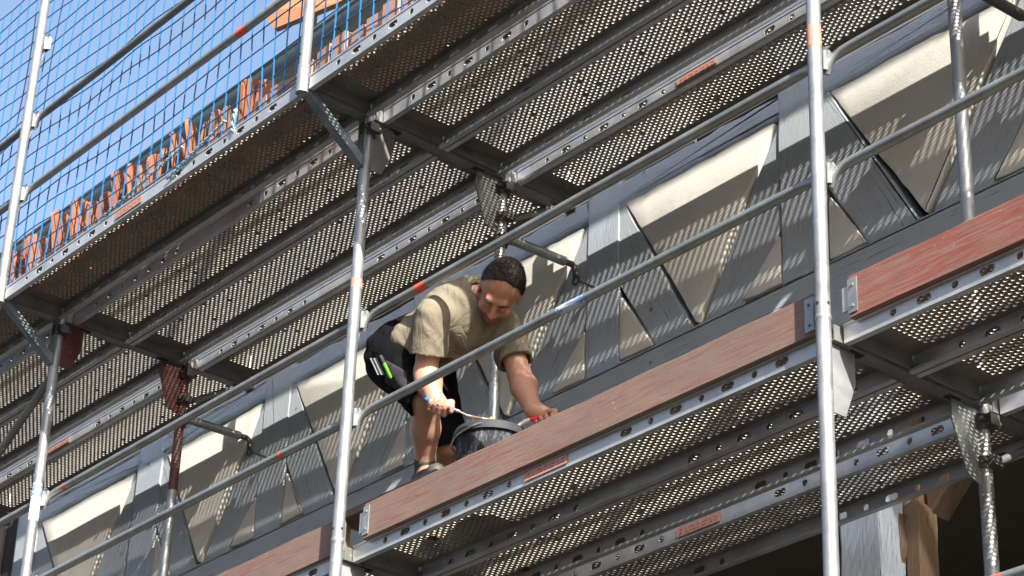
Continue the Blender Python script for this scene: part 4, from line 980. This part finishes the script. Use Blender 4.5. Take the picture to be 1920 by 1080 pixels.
# step he stands on, hidden behind the toe board
zt = min(ankR[2], ankL[2])-.125
st = empty('work_step', (float((ankR[0]+ankL[0])/2), .42, .036), 'low wooden work step on the lower deck under the worker', 'step')
sx0, sx1, sy0, sy1 = min(ankR[0], ankL[0])-.14, max(ankR[0], ankL[0])+.28, .20, .72
hh = zt-.036; cx_, cy_ = st.location.x, st.location.y
MB().box(sx0-cx_, sx1-cx_, sy0-cy_, sy1-cy_, hh-.03, hh).build('top', 'old_brown_wood', st)
for xx in (sx0+.01, sx1-.05):
    for yy in (sy0+.01, sy1-.05): MB().box(xx-cx_, xx+.04-cx_, yy-cy_, yy+.04-cy_, 0, hh-.0305).build('leg', 'raw_wood', st)
# ------------------------------------------------------------------ bucket and tools
bc = (at_y(862, 815, .30)+at_y(985, 800, .42))/2; zr = 0.0365+.385; bc = np.array(at_y(922, 806, .31)); BX, BY = float(bc[0]), float(bc[1]); zr = float(bc[2]); zr -= .02; BH = zr-.0365
bk_ = empty('bucket', (BX, BY, .0365), 'black plastic mortar bucket smeared with grey, standing before the worker', 'bucket')
def lathe(prof, k=40):
    mb = MB(); m_ = len(prof); mb.add([(r0*math.cos(2*PI*i/k), r0*math.sin(2*PI*i/k), z0) for (r0, z0) in prof for i in range(k)], [(j*k+i, j*k+(i+1) % k, (j+1)*k+(i+1) % k, (j+1)*k+i) for j in range(m_-1) for i in range(k)]); return mb
RB = .142
lathe([(0.001, .004), (RB*.78, .004), (RB*.80, 0), (RB*.82, .01), (RB*.97, BH-.03), (RB*.965, BH-.005), (RB*.94, BH-.005), (RB*.79, .012), (.001, .012)]).build('body', 'bucket_plastic', bk_, True)
lathe([(RB*.968, BH-.034), (RB*1.05, BH-.036), (RB*1.055, BH-.02), (RB*1.00, BH), (RB*.95, BH), (RB*.945, BH-.012)]).build('rim', 'black_rubber', bk_, True)
hd = [Vector((RB*1.07*math.cos(t), RB*1.07*math.sin(t)*.999, BH-.02-.035*math.sin((t-2.2)/PI*PI))) for t in np.linspace(2.2, 2.2+PI, 18)]
MB().tube(hd, .0035, 8).build('handle', 'bright_steel', bk_, True)
mo = lathe([(0.001, BH-.02), (RB*.5, BH-.03), (RB*.92, BH-.07)]); mo.v = [(x, y, z+.006*math.sin(x*90+y*70)+.004*math.sin(y*150)) for x, y, z in mo.v]
mr = tag(mo.build('mortar_fill', 'mortar', None, True, (BX, BY, .0365)), 'ochre mortar filling the black bucket', 'mortar')
lump = Field(np.array([BX, BY, zr])-.12, np.array([BX, BY, zr])+.12, .005); lc = at_y(921, 789, BY); lc = np.array(lc)
for q in range(9):
    a = np.array([rnd.uniform(-.028, .03), rnd.uniform(-.03, .03), rnd.uniform(-.05, -.006)]); lump.ell(lc+a, np.eye(3), np.array([1, 1, 1])*rnd.uniform(.014, .022), .008)
o = field_obj(lump, 'mortar_lump', 'mortar', None, None, 1); tag(o, 'crumbly ochre mortar lump heaped above the bucket rim', 'mortar')
tw = empty('trowel', tuple(hA), 'thin pointing tool with blue handle in the worker\'s hand', 'trowel')
base = Vector(hA); tip = Vector(J(914, 789, .12)); HBv = Vector(hB)
MB().tube([Vector(hA)*(1-t)+HBv*t-base for t in (0, .04, .3, .6, .85, 1.0)], [.007, .0105, .0115, .0105, .0095, .006], 14).build('handle', 'blue_plastic', tw, True)
MB().tube([HBv-base, HBv+(tip-HBv)*.12-base], .0068, 12).build('ferrule', 'bright_steel', tw, True)
MB().tube([HBv+(tip-HBv)*.1-base, HBv+(tip-HBv)*.35+Vector((0, 0, -.006))-base, tip-base], [(.0035, .0035), (.004, .003), (.010, .0012)], 10).build('blade', 'bright_steel', tw, True)
rt = empty('hand_tool', tuple(tA), 'red handled tool held in the worker\'s hand above the toe board', 'hand tool'); base = Vector(tA); TBv = Vector(tB)
e = (TBv-base).normalized()
MB().tube([base-e*.015-base, e*.02, e*.06, e*.10, TBv-base+e*.045], [.008, .0125, .0115, .0145, .011], 14).build('handle', 'red_plastic', rt, True)
MB().tube([-e*.015, -e*.035+Vector((0, 0, -.004)), -e*.06+Vector((0, 0, -.02))], [.0085, .0085, .006], 10).build('ferrule', 'white_ring', rt, True)
pk = Vector(J(724, 690, .235)); mp_ = empty('marker_pen', tuple(pk), 'bright green pen in the pocket of the black shorts', 'pen')
ud = Vector(nz(-.42*r_+.9*u_)); MB().tube([ud*-.045, ud*-.038, ud*.022], [.004, .0075, .0075], 10).build('barrel', 'green_plastic', mp_, True); MB().tube([ud*.022, ud*.050, ud*.056], [.0078, .0078, .004], 10).build('cap', 'black_rubber', mp_, True)
fr = empty('folding_rule', tuple(Vector(J(708, 687, .235))), 'pale folding rule tucked in the pocket of the black shorts', 'rule')
for q in range(4):
    o_ = Vector(r_)*(-.012+.007*q); a = ud*.036; wv_ = Vector(r_)*.0026; dv = Vector(c_)*.012
    MB().add([o_-a-wv_-dv, o_-a+wv_-dv, o_+a+wv_-dv, o_+a-wv_-dv, o_-a-wv_+dv, o_-a+wv_+dv, o_+a+wv_+dv, o_+a-wv_+dv], [(0,3,2,1),(4,5,6,7),(0,1,5,4),(1,2,6,5),(2,3,7,6),(3,0,4,7)]).build('leaf', 'rule_grey' if q % 2 == 0 else 'pocket_grey', fr)
